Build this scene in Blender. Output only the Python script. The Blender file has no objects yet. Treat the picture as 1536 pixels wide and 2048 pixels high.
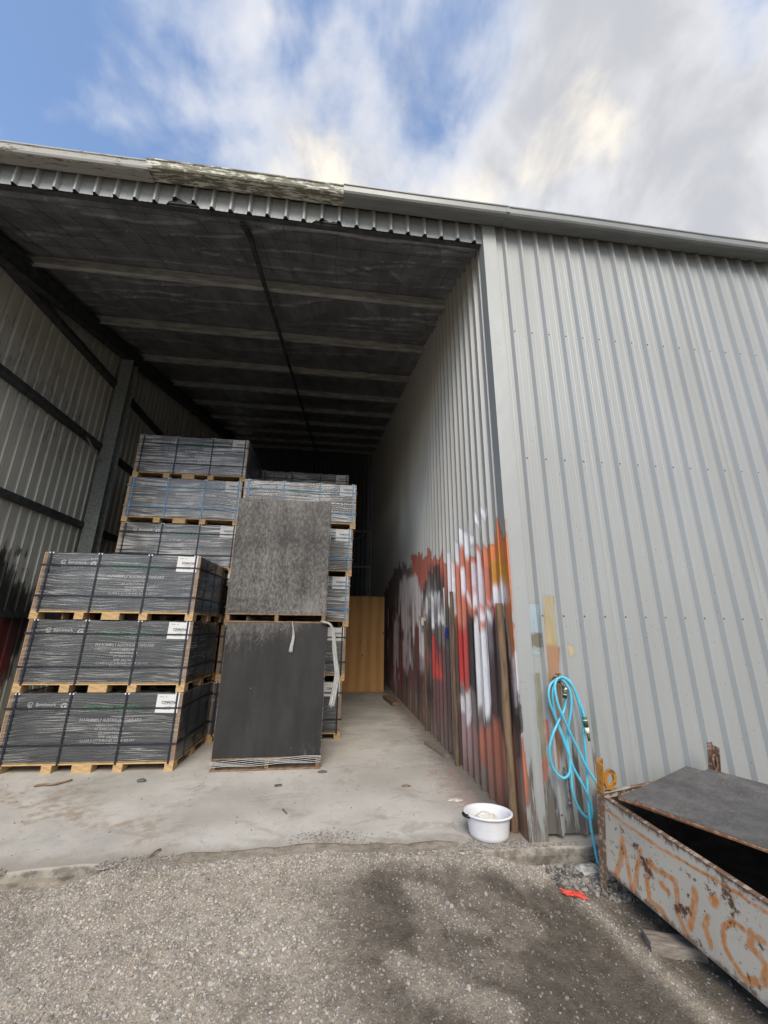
import bpy, math, random
import numpy as np
from mathutils import Vector, Matrix

random.seed(7)
rng = np.random.default_rng(11)
sc = bpy.context.scene
C = sc.collection
R = math.radians

# ------------------------------------------------------------------ camera
CAM = Vector((-1.5143, -3.3101, 1.4804))
cam_d = bpy.data.cameras.new('camera')
cam = bpy.data.objects.new('camera', cam_d)
C.objects.link(cam)
right = Vector((0.99259533, -0.12088391, 0.0118988))
up = Vector((-0.04534977, -0.27792526, 0.95953163))
fwd = Vector((0.11268496, 0.95296623, 0.28134938))
m = Matrix((right, up, -fwd)).transposed().to_4x4()
m.translation = CAM
cam.matrix_world = m
cam_d.sensor_fit = 'VERTICAL'
cam_d.sensor_height = 36.0
cam_d.lens = 791.33 / 2048 * 36.0
cam_d.clip_start = 0.05
cam_d.clip_end = 1500
sc.camera = cam

# ------------------------------------------------------------------ light
SUN_EL, SUN_AZ = R(41), R(184)          # azimuth clockwise from +Y: behind the viewer
world = bpy.data.worlds.new('World')
sc.world = world
world.use_nodes = True
wn = world.node_tree
wn.nodes.clear()


def N(nt, typ, **kw):
    n = nt.nodes.new(typ)
    for k, v in kw.items():
        if k == 'inp':
            for kk, vv in v.items():
                n.inputs[kk].default_value = vv
        else:
            setattr(n, k, v)
    return n


def mth(nt, op, a, b=None, c=None, clamp=False):
    n = nt.nodes.new('ShaderNodeMath')
    n.operation = op
    n.use_clamp = clamp
    for i, v in enumerate((a, b, c)):
        if v is None:
            continue
        if isinstance(v, (int, float)):
            n.inputs[i].default_value = v
        else:
            nt.links.new(v, n.inputs[i])
    return n.outputs[0]


def mrange(nt, v, a, b, lo=0.0, hi=1.0, smooth=True):
    n = nt.nodes.new('ShaderNodeMapRange')
    n.interpolation_type = 'SMOOTHSTEP' if smooth else 'LINEAR'
    n.clamp = True
    nt.links.new(v, n.inputs[0])
    for i, x in enumerate((a, b, lo, hi)):
        n.inputs[1 + i].default_value = x
    return n.outputs[0]


def mixc(nt, fac, a, b, mode='MIX'):
    n = nt.nodes.new('ShaderNodeMix')
    n.data_type = 'RGBA'
    n.blend_type = mode
    for s, v in (('Factor', fac), ('A', a), ('B', b)):
        i = [x for x in n.inputs if x.name == s and (x.type == 'RGBA' or s == 'Factor') and x.enabled]
        i = n.inputs[0] if s == 'Factor' else n.inputs[6 if s == 'A' else 7]
        if isinstance(v, (int, float)):
            i.default_value = v
        elif isinstance(v, (tuple, list)):
            i.default_value = tuple(v)[:3] + (1,)
        else:
            nt.links.new(v, i)
    return n.outputs[2]


def build_world():
    nt = wn
    L = nt.links.new
    sky = N(nt, 'ShaderNodeTexSky', sky_type='NISHITA', sun_disc=False)
    sky.sun_elevation = SUN_EL
    sky.sun_rotation = SUN_AZ
    sky.air_density = 1.0
    sky.dust_density = 1.2
    sky.ozone_density = 1.6
    tc = N(nt, 'ShaderNodeTexCoord')
    sep = N(nt, 'ShaderNodeSeparateXYZ')
    L(tc.outputs['Generated'], sep.inputs[0])
    mp = N(nt, 'ShaderNodeMapping')
    mp.inputs['Location'].default_value = (14.0, -19.4, 11.2)
    mp.inputs['Rotation'].default_value = (0, R(18), 0)
    mp.inputs['Scale'].default_value = (1.15, 1.0, 0.85)
    L(tc.outputs['Generated'], mp.inputs[0])

    def noise(scale, detail, rough, dist, loc=(0, 0, 0)):
        v = N(nt, 'ShaderNodeVectorMath', operation='ADD')
        L(mp.outputs[0], v.inputs[0]); v.inputs[1].default_value = loc
        n = N(nt, 'ShaderNodeTexNoise', inp={'Scale': scale, 'Detail': detail, 'Roughness': rough, 'Distortion': dist})
        L(v.outputs[0], n.inputs['Vector'])
        return n.outputs[0]
    big = noise(2.6, 6, 0.5, 0.25)
    fine = noise(8.0, 5, 0.55, 0.3, (4, 2, 1))
    # more cloud towards the right-hand side of the yard, clearer towards the left
    lean = mth(nt, 'SUBTRACT', sep.outputs[0], mth(nt, 'MULTIPLY', mth(nt, 'SUBTRACT', sep.outputs[1], 0.5), 0.22))
    side = mrange(nt, lean, -0.50, 0.25, -0.14, 0.24)
    d = mth(nt, 'ADD', mth(nt, 'ADD', mth(nt, 'ADD', mth(nt, 'MULTIPLY', big, 1.5), -0.24), side), mth(nt, 'MULTIPLY', mth(nt, 'SUBTRACT', fine, 0.5), 0.46))
    cover = mrange(nt, d, 0.36, 0.74)
    thick = mrange(nt, d, 0.50, 0.86)
    glow_n = noise(4.2, 5, 0.55, 0.25, (9, 5, 3))
    glow = mth(nt, 'MULTIPLY', mrange(nt, glow_n, 0.52, 0.80), mrange(nt, d, 0.46, 0.58))
    ccol = mixc(nt, thick, (0.76, 0.80, 0.88), (0.61, 0.62, 0.65))
    lump_n = noise(4.6, 6, 0.55, 0.35, (2, 8, 5))
    ccol = mixc(nt, mrange(nt, lump_n, 0.38, 0.64, 0.0, 0.75), ccol, (0.84, 0.85, 0.90))
    ccol = mixc(nt, mrange(nt, lump_n, 0.50, 0.34, 0.0, 0.55), ccol, (0.52, 0.54, 0.60))
    ccol = mixc(nt, glow, ccol, (1.22, 1.10, 0.90))
    b1 = N(nt, 'ShaderNodeBackground', inp={'Strength': 0.15})
    L(sky.outputs[0], b1.inputs[0])
    b2 = N(nt, 'ShaderNodeBackground', inp={'Strength': 0.52})
    L(ccol, b2.inputs[0])
    mx = N(nt, 'ShaderNodeMixShader')
    L(cover, mx.inputs[0]); L(b1.outputs[0], mx.inputs[1]); L(b2.outputs[0], mx.inputs[2])
    out = N(nt, 'ShaderNodeOutputWorld')
    L(mx.outputs[0], out.inputs[0])


build_world()
sun_d = bpy.data.lights.new('sun', 'SUN')
sun_d.energy = 1.5
sun_d.angle = R(34)
sun_d.color = (1.0, 0.92, 0.80)
sun = bpy.data.objects.new('sun', sun_d)
C.objects.link(sun)
sv = Vector((math.sin(SUN_AZ) * math.cos(SUN_EL), math.cos(SUN_AZ) * math.cos(SUN_EL), math.sin(SUN_EL)))
sun.rotation_euler = sv.to_track_quat('Z', 'Y').to_euler()
sun.location = sv * 30
sc.view_settings.view_transform = 'Standard'
sc.view_settings.look = 'None'
sc.view_settings.exposure = 1.03
sc.view_settings.gamma = 1.0
sc.view_settings.use_curve_mapping = False
sc.cycles.use_denoising = True
sc.cycles.denoising_prefilter = 'NONE'
sc.cycles.denoising_input_passes = 'RGB_ALBEDO_NORMAL'
sc.cycles.caustics_reflective = False
sc.cycles.caustics_refractive = False
sc.cycles.sample_clamp_indirect = 4.0
sc.cycles.blur_glossy = 1.0


# ------------------------------------------------------------------ helpers
def lin(r, g, b):
    f = lambda c: (c / 255 / 12.92) if c <= 10 else ((c / 255 + 0.055) / 1.055) ** 2.4
    return (f(r), f(g), f(b))


def vnoise(x, y, seed=0):
    xi, yi = np.floor(x).astype(np.int64), np.floor(y).astype(np.int64)
    xf, yf = x - xi, y - yi
    xf = xf * xf * (3 - 2 * xf); yf = yf * yf * (3 - 2 * yf)

    def h(a, b):
        n = (a * 374761393 + b * 668265263 + seed * 1274126177) & 0x7fffffff
        n = ((n ^ (n >> 13)) * 1274126177) & 0x7fffffff
        return ((n ^ (n >> 16)) & 0xffff) / 65535.0
    return (h(xi, yi) * (1 - xf) + h(xi + 1, yi) * xf) * (1 - yf) + (h(xi, yi + 1) * (1 - xf) + h(xi + 1, yi + 1) * xf) * yf


def fbm(x, y, seed=0, o=4):
    s, a, t = 0, 0.5, 0
    for i in range(o):
        s = s + a * vnoise(x * 2 ** i, y * 2 ** i, seed + i); t += a; a *= 0.5
    return s / t


def sstep(a, b, x):
    t = np.clip((x - a) / (b - a), 0, 1)
    return t * t * (3 - 2 * t)


def link(name, mesh, parent=None):
    o = bpy.data.objects.new(name, mesh)
    C.objects.link(o)
    if parent is not None:
        o.parent = parent
    return o


def empty(name, loc=(0, 0, 0), rz=0.0):
    o = bpy.data.objects.new(name, None)
    C.objects.link(o)
    o.location = loc
    o.rotation_euler = (0, 0, rz)
    o.empty_display_size = 0.2
    return o


def tag(o, label=None, cat=None, group=None, kind=None):
    for k, v in (('label', label), ('category', cat), ('group', group), ('kind', kind)):
        if v:
            o[k] = v
    return o


def mesh_np(name, V, F, mat=None, smooth=False):
    """V (n,3) array, F list of tuples or (m,k) array"""
    me = bpy.data.meshes.new(name)
    V = np.asarray(V, dtype=np.float32)
    if isinstance(F, np.ndarray):
        k = F.shape[1]
        me.vertices.add(len(V)); me.vertices.foreach_set('co', V.ravel())
        me.loops.add(F.size); me.loops.foreach_set('vertex_index', F.astype(np.int32).ravel())
        me.polygons.add(len(F))
        me.polygons.foreach_set('loop_start', np.arange(0, F.size, k, dtype=np.int32))
        me.polygons.foreach_set('loop_total', np.full(len(F), k, dtype=np.int32))
        me.update(calc_edges=True)
    else:
        me.from_pydata(V.tolist(), [], F)
        me.update()
    if mat:
        me.materials.append(mat)
    me.polygons.foreach_set('use_smooth', np.full(len(me.polygons), bool(smooth)))
    me.validate()
    return me


def paint_attr(me, rgba):
    a = me.color_attributes.new('paint', 'FLOAT_COLOR', 'POINT')
    a.data.foreach_set('color', np.asarray(rgba, dtype=np.float32).ravel())


class MB:
    def __init__(s):
        s.v, s.f = [], []

    def add(s, V, F):
        b = len(s.v)
        s.v += [tuple(p) for p in V]
        s.f += [tuple(i + b for i in q) for q in F]
        return s

    def box(s, x0, x1, y0, y1, z0, z1, bev=0.0, M=None):
        if bev > 0:
            b = min(bev, (x1 - x0) * .45, (y1 - y0) * .45, (z1 - z0) * .45)
            V = []
            for ix, (X, sx) in enumerate(((x0, 1), (x1, -1))):
                for iy, (Y, sy) in enumerate(((y0, 1), (y1, -1))):
                    for iz, (Z, sz) in enumerate(((z0, 1), (z1, -1))):
                        V += [(X, Y + sy * b, Z + sz * b), (X + sx * b, Y, Z + sz * b), (X + sx * b, Y + sy * b, Z)]
            g = lambda ix, iy, iz, k: ((ix * 2 + iy) * 2 + iz) * 3 + k
            F = []
            F.append((g(0, 0, 0, 0), g(0, 0, 1, 0), g(0, 1, 1, 0), g(0, 1, 0, 0)))
            F.append((g(1, 0, 0, 0), g(1, 1, 0, 0), g(1, 1, 1, 0), g(1, 0, 1, 0)))
            F.append((g(0, 0, 0, 1), g(1, 0, 0, 1), g(1, 0, 1, 1), g(0, 0, 1, 1)))
            F.append((g(0, 1, 0, 1), g(0, 1, 1, 1), g(1, 1, 1, 1), g(1, 1, 0, 1)))
            F.append((g(0, 0, 0, 2), g(0, 1, 0, 2), g(1, 1, 0, 2), g(1, 0, 0, 2)))
            F.append((g(0, 0, 1, 2), g(1, 0, 1, 2), g(1, 1, 1, 2), g(0, 1, 1, 2)))
            for iz in (0, 1):
                for iy in (0, 1):
                    F.append((g(0, iy, iz, 1), g(1, iy, iz, 1), g(1, iy, iz, 2), g(0, iy, iz, 2)))
                for ix in (0, 1):
                    F.append((g(ix, 0, iz, 0), g(ix, 1, iz, 0), g(ix, 1, iz, 2), g(ix, 0, iz, 2)))
            for ix in (0, 1):
                for iy in (0, 1):
                    F.append((g(ix, iy, 0, 0), g(ix, iy, 1, 0), g(ix, iy, 1, 1), g(ix, iy, 0, 1)))
                    for iz in (0, 1):
                        F.append((g(ix, iy, iz, 0), g(ix, iy, iz, 1), g(ix, iy, iz, 2)))
        else:
            V = [(x0, y0, z0), (x1, y0, z0), (x1, y1, z0), (x0, y1, z0), (x0, y0, z1), (x1, y0, z1), (x1, y1, z1), (x0, y1, z1)]
            F = [(0, 3, 2, 1), (4, 5, 6, 7), (0, 1, 5, 4), (1, 2, 6, 5), (2, 3, 7, 6), (3, 0, 4, 7)]
        if M is not None:
            V = [tuple(M @ Vector(p)) for p in V]
        return s.add(V, F)

    def tube(s, pts, r, n=8, caps=True, rr=None):
        pts = [Vector(p) for p in pts]
        V, F = [], []
        prev = None
        for i, p in enumerate(pts):
            t = (pts[min(i + 1, len(pts) - 1)] - pts[max(i - 1, 0)]).normalized()
            if prev is None:
                a = t.orthogonal().normalized()
            else:
                a = (prev - t * prev.dot(t)).normalized()
            prev = a
            b = t.cross(a)
            q = rr[i] if rr else r
            for k in range(n):
                an = 2 * math.pi * k / n
                V.append(p + (a * math.cos(an) + b * math.sin(an)) * q)
        for i in range(len(pts) - 1):
            for k in range(n):
                F.append((i * n + k, i * n + (k + 1) % n, (i + 1) * n + (k + 1) % n, (i + 1) * n + k))
        if caps:
            F.append(tuple(range(n - 1, -1, -1)))
            F.append(tuple((len(pts) - 1) * n + k for k in range(n)))
        return s.add(V, F)

    def lathe(s, prof, n=32, sx=1.0, sy=1.0, c=(0, 0, 0)):
        V, F = [], []
        for r_, z in prof:
            for k in range(n):
                a = 2 * math.pi * k / n
                V.append((c[0] + r_ * sx * math.cos(a), c[1] + r_ * sy * math.sin(a), c[2] + z))
        for i in range(len(prof) - 1):
            for k in range(n):
                F.append((i * n + k, i * n + (k + 1) % n, (i + 1) * n + (k + 1) % n, (i + 1) * n + k))
        return s.add(V, F)

    def extr(s, prof, axis, a, b, closed=True):
        """profile in the plane normal to axis, swept from a to b"""
        P = (lambda u, v, w: (w, u, v)) if axis == 'x' else ((lambda u, v, w: (u, w, v)) if axis == 'y' else (lambda u, v, w: (u, v, w)))
        n = len(prof)
        V = [P(u, v, a) for u, v in prof] + [P(u, v, b) for u, v in prof]
        F = [(i, (i + 1) % n, n + (i + 1) % n, n + i) for i in range(n if closed else n - 1)]
        if closed:
            F += [tuple(range(n - 1, -1, -1)), tuple(range(n, 2 * n))]
        return s.add(V, F)

    def mesh(s, name, mat, smooth=False):
        return mesh_np(name, np.array([tuple(p) for p in s.v]), s.f, mat, smooth)

    def build(s, name, mat, parent=None, smooth=False):
        return link(name, s.mesh(name, mat, smooth), parent)


def children_copy(src, dst):
    for ch in list(src.children):
        c = ch.copy(); C.objects.link(c); c.parent = dst
        for g in list(ch.children):
            d = g.copy(); C.objects.link(d); d.parent = c


def smooth_path(pts, k=5):
    pts = [Vector(p) for p in pts]
    out = []
    for i in range(len(pts) - 1):
        p0, p1, p2, p3 = pts[max(i - 1, 0)], pts[i], pts[i + 1], pts[min(i + 2, len(pts) - 1)]
        for j in range(k):
            t = j / k
            out.append(0.5 * ((2 * p1) + (p2 - p0) * t + (2 * p0 - 5 * p1 + 4 * p2 - p3) * t * t + (3 * p1 - p0 - 3 * p2 + p3) * t ** 3))
    out.append(pts[-1])
    return out


# ------------------------------------------------------------------ materials
def mat_new(name):
    mt = bpy.data.materials.new(name)
    mt.use_nodes = True
    nt = mt.node_tree
    nt.nodes.clear()
    out = N(nt, 'ShaderNodeOutputMaterial')
    bs = N(nt, 'ShaderNodeBsdfPrincipled')
    nt.links.new(bs.outputs[0], out.inputs[0])
    return mt, nt, bs


def tex(nt, kind, scale, stretch=(1, 1, 1), coord='Object', **inp):
    tc = N(nt, 'ShaderNodeTexCoord')
    mp = N(nt, 'ShaderNodeMapping')
    mp.inputs['Scale'].default_value = stretch
    nt.links.new(tc.outputs[coord], mp.inputs[0])
    t = N(nt, 'ShaderNodeTexNoise' if kind == 'noise' else 'ShaderNodeTexVoronoi')
    t.inputs['Scale'].default_value = scale
    for k, v in inp.items():
        t.inputs[k].default_value = v
    nt.links.new(mp.outputs[0], t.inputs['Vector'])
    return t


def bump(nt, bs, h, strength, dist=0.01):
    b = N(nt, 'ShaderNodeBump', inp={'Strength': strength, 'Distance': dist})
    nt.links.new(h, b.inputs['Height'])
    nt.links.new(b.outputs[0], bs.inputs['Normal'])
    return b


def simple(name, col, rough=0.6, metal=0.0, var=0.25, scale=12, stretch=(1, 1, 1), bstr=0.15, bdist=0.004, spec=0.5):
    mt, nt, bs = mat_new(name)
    n = tex(nt, 'noise', scale, stretch, Detail=6.0, Roughness=0.6)
    f = mrange(nt, n.outputs[0], 0.3, 0.7, 0, 1)
    a = tuple(c * (1 - var) for c in col); b = tuple(min(1, c * (1 + var)) for c in col)
    nt.links.new(mixc(nt, f, a, b), bs.inputs['Base Color'])
    bs.inputs['Roughness'].default_value = rough
    bs.inputs['Metallic'].default_value = metal
    bs.inputs['Specular IOR Level'].default_value = spec
    if bstr:
        bump(nt, bs, n.outputs[0], bstr, bdist)
    return mt


def cladding(name, col, dirt, painted=False, rough=0.42, spatter=True, streak=0.30):
    """painted steel sheet: vertical weather streaks, grime, specks; 'paint' attribute carries sprayed paint"""
    mt, nt, bs = mat_new(name)
    L = nt.links.new
    st = tex(nt, 'noise', 3.0, (0.5, 0.5, 0.14), Detail=2.0, Roughness=0.45)
    bl = tex(nt, 'noise', 0.9, (1, 1, 1), Detail=5.0)
    f = mrange(nt, st.outputs[0], 0.35, 0.75)
    c = mixc(nt, mth(nt, 'MULTIPLY', f, streak), col, dirt)
    c = mixc(nt, mrange(nt, bl.outputs[0], 0.4, 0.75, 0, 0.22), c, tuple(x * 0.8 for x in col))
    rgh = None
    if painted:
        at = N(nt, 'ShaderNodeAttribute', attribute_name='paint')
        fl = tex(nt, 'noise', 26, (1, 1, 0.25), Detail=7.0, Roughness=0.7)
        al = mth(nt, 'MULTIPLY', at.outputs['Alpha'], mrange(nt, fl.outputs[0], 0.22, 0.42, 0.55, 1.0))
        rg = tex(nt, 'noise', 9, (6, 6, 0.5), Detail=6.0, Roughness=0.65)
        crisp = mrange(nt, mth(nt, 'ADD', al, mth(nt, 'MULTIPLY', mth(nt, 'SUBTRACT', rg.outputs[0], 0.5), 1.1)), 0.40, 0.56)
        al = mth(nt, 'ADD', mth(nt, 'MULTIPLY', al, 0.4), mth(nt, 'MULTIPLY', crisp, 0.6))
        al = mth(nt, 'MULTIPLY', al, mth(nt, 'GREATER_THAN', at.outputs['Alpha'], 0.02))
        pc = mixc(nt, mrange(nt, fl.outputs[0], 0.48, 0.75, 0, 0.22), at.outputs['Color'], (0.16, 0.14, 0.13))
        c = mixc(nt, al, c, pc)
    if spatter:
        vo = tex(nt, 'voronoi', 46, (1, 1, 1), Randomness=1.0)
        ms = tex(nt, 'noise', 1.3, (1, 1, 1), Detail=2.0)
        sp = mth(nt, 'MULTIPLY', mth(nt, 'LESS_THAN', vo.outputs['Distance'], 0.13), mth(nt, 'GREATER_THAN', ms.outputs[0], 0.67))
        c = mixc(nt, sp, c, (0.75, 0.75, 0.72))
        vo2 = tex(nt, 'voronoi', 17, (1, 1, 1), Randomness=1.0)
        ms2 = tex(nt, 'noise', 1.9, (1, 1, 1), Detail=2.0)
        sp2 = mth(nt, 'MULTIPLY', mth(nt, 'LESS_THAN', vo2.outputs['Distance'], 0.07), mth(nt, 'GREATER_THAN', ms2.outputs[0], 0.5))
        c = mixc(nt, sp2, c, (0.12, 0.12, 0.11))
    L(c, bs.inputs['Base Color'])
    L(mrange(nt, st.outputs[0], 0.3, 0.8, rough + 0.04, rough + 0.22), bs.inputs['Roughness'])
    bs.inputs['Metallic'].default_value = 0.25
    oil = tex(nt, 'noise', 2.2, (1, 1, 0.6), Detail=2.0)
    bump(nt, bs, oil.outputs[0], 0.08, 0.008)
    return mt


M = {}
M['front'] = cladding('front_cladding_paint', (0.375, 0.392, 0.393), (0.285, 0.297, 0.295))
M['front_p'] = cladding('front_cladding_grubby', (0.372, 0.388, 0.388), (0.27, 0.278, 0.272), painted=True)
M['side'] = cladding('side_cladding_grubby', (0.50, 0.49, 0.455), (0.37, 0.36, 0.33), painted=True, spatter=False)
M['left'] = cladding('left_cladding_inside', (0.70, 0.69, 0.61), (0.52, 0.51, 0.44), painted=True, spatter=False, rough=0.5)
M['back'] = cladding('back_cladding_inside', (0.12, 0.13, 0.135), (0.07, 0.075, 0.075), spatter=False)  # darker than the other walls: far-end shade put into the colour
M['gutter'] = simple('gutter_paint', (0.235, 0.247, 0.245), 0.4, 0.1, 0.12, 3, (1, 6, 6), 0.05)
M['galv'] = simple('galvanised_steel', (0.31, 0.34, 0.335), 0.5, 0.35, 0.25, 22, (1, 1, 1), 0.05)
M['galv_dark'] = simple('dark_steel', (0.055, 0.06, 0.062), 0.6, 0.2, 0.4, 9, (1, 1, 1), 0.05)  # much darker tone than the galvanised steel
M['purlin'] = simple('dusty_purlin', (0.36, 0.355, 0.34), 0.7, 0.0, 0.35, 6, (0.6, 3, 3), 0.1)
M['roof'] = simple('roof_sheet', (0.4, 0.42, 0.42), 0.45, 0.3, 0.1)


def weathered(name, top, under, peel):
    mt, nt, bs = mat_new(name)
    n = tex(nt, 'noise', 5.5, (1.2, 6, 6), Detail=9.0, Roughness=0.7)
    n2 = tex(nt, 'noise', 22, (1, 3, 3), Detail=5.0)
    f = mrange(nt, n.outputs[0], peel, peel + 0.05)
    c = mixc(nt, mrange(nt, n2.outputs[0], 0.35, 0.7, 0, 0.6), under, tuple(x * 0.45 for x in under))
    c = mixc(nt, f, c, top)
    nt.links.new(c, bs.inputs['Base Color'])
    bs.inputs['Roughness'].default_value = 0.75
    bump(nt, bs, n.outputs[0], 0.15, 0.004)
    return mt


M['gutter_old'] = weathered('gutter_chalky', (0.37, 0.37, 0.345), (0.17, 0.145, 0.115), 0.40)
M['gutter_peel'] = weathered('gutter_peeling', (0.62, 0.62, 0.54), (0.20, 0.195, 0.145), 0.50)
M['timber'] = simple('pallet_timber', (0.50, 0.34, 0.17), 0.75, 0, 0.3, 9, (1, 1, 14), 0.25, 0.003)
M['timber_old'] = simple('old_timber', (0.20, 0.135, 0.085), 0.85, 0, 0.4, 7, (2, 2, 9), 0.3, 0.004)
M['timber_grey'] = simple('grey_timber', (0.21, 0.18, 0.15), 0.85, 0, 0.35, 7, (2, 9, 9), 0.3, 0.004)
M['post'] = simple('treated_post', (0.15, 0.10, 0.06), 0.85, 0, 0.4, 5, (9, 9, 0.8), 0.35, 0.005)
M['plyedge'] = weathered('ply_edge', (0.36, 0.20, 0.11), (0.22, 0.11, 0.06), 0.5)
M['card'] = simple('corner_card', (0.40, 0.27, 0.175), 0.8, 0, 0.15, 8, (1, 1, 3), 0.1)
M['strap'] = simple('navy_strap', (0.012, 0.014, 0.026), 0.45, 0, 0.3, 20, bstr=0)
M['strap_blue'] = simple('blue_strap', (0.10, 0.26, 0.45), 0.4, 0, 0.25, 20, bstr=0)
M['paper'] = simple('label_paper', (0.62, 0.63, 0.63), 0.6, 0, 0.04, 9, bstr=0)
M['ink'] = simple('black_ink', (0.02, 0.02, 0.022), 0.6, 0, 0.2, 40, bstr=0)
M['ink_white'] = simple('white_ink', (0.66, 0.66, 0.66), 0.6, 0, 0.35, 60, bstr=0)
M['ink_green'] = simple('green_ink', (0.03, 0.27, 0.08), 0.6, 0, 0.35, 30, bstr=0)
M['tape'] = simple('white_clip', (0.65, 0.66, 0.66), 0.5, 0, 0.1, bstr=0)


def pack_paper():
    mt, nt, bs = mat_new('pack_wrapper')
    n = tex(nt, 'noise', 4, (1, 1, 3), Detail=5.0)
    nt.links.new(mixc(nt, mrange(nt, n.outputs[0], 0.3, 0.7), (0.066, 0.073, 0.082), (0.10, 0.109, 0.120)), bs.inputs['Base Color'])
    bs.inputs['Roughness'].default_value = 0.55
    bump(nt, bs, n.outputs[0], 0.2, 0.004)
    return mt


def film(name, gloss, glint, stretch, wide=0.03):
    """clear stretch film: mostly see-through, glossy, stretched into near-level ridges"""
    mt = bpy.data.materials.new(name)
    mt.use_nodes = True
    nt = mt.node_tree
    nt.nodes.clear()
    L = nt.links.new
    out = N(nt, 'ShaderNodeOutputMaterial')
    oi = N(nt, 'ShaderNodeObjectInfo')
    tc = N(nt, 'ShaderNodeTexCoord')
    off = N(nt, 'ShaderNodeVectorMath', operation='SCALE')
    L(oi.outputs['Location'], off.inputs[0]); off.inputs['Scale'].default_value = 3.7
    add = N(nt, 'ShaderNodeVectorMath', operation='ADD')
    L(tc.outputs['Object'], add.inputs[0]); L(off.outputs[0], add.inputs[1])
    # gentle slant of the ridges that changes over the face
    sl = N(nt, 'ShaderNodeTexNoise', inp={'Scale': 1.1, 'Detail': 1.0})
    L(add.outputs[0], sl.inputs['Vector'])
    sp = N(nt, 'ShaderNodeSeparateXYZ'); L(add.outputs[0], sp.inputs[0])
    zz = mth(nt, 'ADD', sp.outputs[2], mth(nt, 'MULTIPLY', mth(nt, 'SUBTRACT', sl.outputs[0], 0.5), 0.16))
    cb = N(nt, 'ShaderNodeCombineXYZ')
    L(mth(nt, 'MULTIPLY', sp.outputs[0], stretch[0]), cb.inputs[0])
    L(mth(nt, 'MULTIPLY', sp.outputs[1], stretch[1]), cb.inputs[1])
    L(mth(nt, 'MULTIPLY', zz, stretch[2]), cb.inputs[2])
    n = N(nt, 'ShaderNodeTexNoise', inp={'Scale': 1.0, 'Detail': 3.0, 'Roughness': 0.5, 'Distortion': 0.1})
    L(cb.outputs[0], n.inputs['Vector'])
    ridge = mth(nt, 'ABSOLUTE', mth(nt, 'SUBTRACT', n.outputs[0], 0.5))
    patch = N(nt, 'ShaderNodeTexNoise', inp={'Scale': 2.2, 'Detail': 2.0})
    L(add.outputs[0], patch.inputs['Vector'])
    pm = mrange(nt, patch.outputs[0], 0.38, 0.62, 0.25, 1.0)
    line = mth(nt, 'MULTIPLY', mrange(nt, ridge, 0.008, wide, 1.0, 0.0), pm)  # white lines that paint the ridge highlights into the film
    b = N(nt, 'ShaderNodeBump', inp={'Strength': 0.5, 'Distance': 0.008})
    L(n.outputs[0], b.inputs['Height'])
    tr = N(nt, 'ShaderNodeBsdfTransparent', inp={'Color': (0.97, 0.97, 0.97, 1)})
    gl = N(nt, 'ShaderNodeBsdfGlossy', inp={'Roughness': 0.16, 'Color': (0.95, 0.97, 1, 1)})
    L(b.outputs[0], gl.inputs['Normal'])
    df = N(nt, 'ShaderNodeBsdfDiffuse', inp={'Color': (0.78, 0.78, 0.76, 1)})
    m1 = N(nt, 'ShaderNodeMixShader')
    L(mth(nt, 'MULTIPLY', line, glint), m1.inputs[0]); L(tr.outputs[0], m1.inputs[1]); L(df.outputs[0], m1.inputs[2])
    fr = N(nt, 'ShaderNodeFresnel', inp={'IOR': 1.45})
    L(b.outputs[0], fr.inputs['Normal'])
    m2 = N(nt, 'ShaderNodeMixShader')
    L(mth(nt, 'ADD', mth(nt, 'MULTIPLY', fr.outputs[0], gloss), 0.01), m2.inputs[0]); L(m1.outputs[0], m2.inputs[1]); L(gl.outputs[0], m2.inputs[2])
    L(m2.outputs[0], out.inputs[0])
    return mt


M['pack'] = pack_paper()
M['film'] = film('stretch_film', 1.15, 0.36, (0.9, 0.9, 62))
M['film_heavy'] = film('stretch_film_heavy', 1.1, 0.70, (0.9, 0.9, 44), 0.085)
M['drape'] = simple('loose_film', (0.38, 0.38, 0.375), 0.35, 0, 0.3, 14, (6, 6, 1), 0.4, 0.01)


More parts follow.
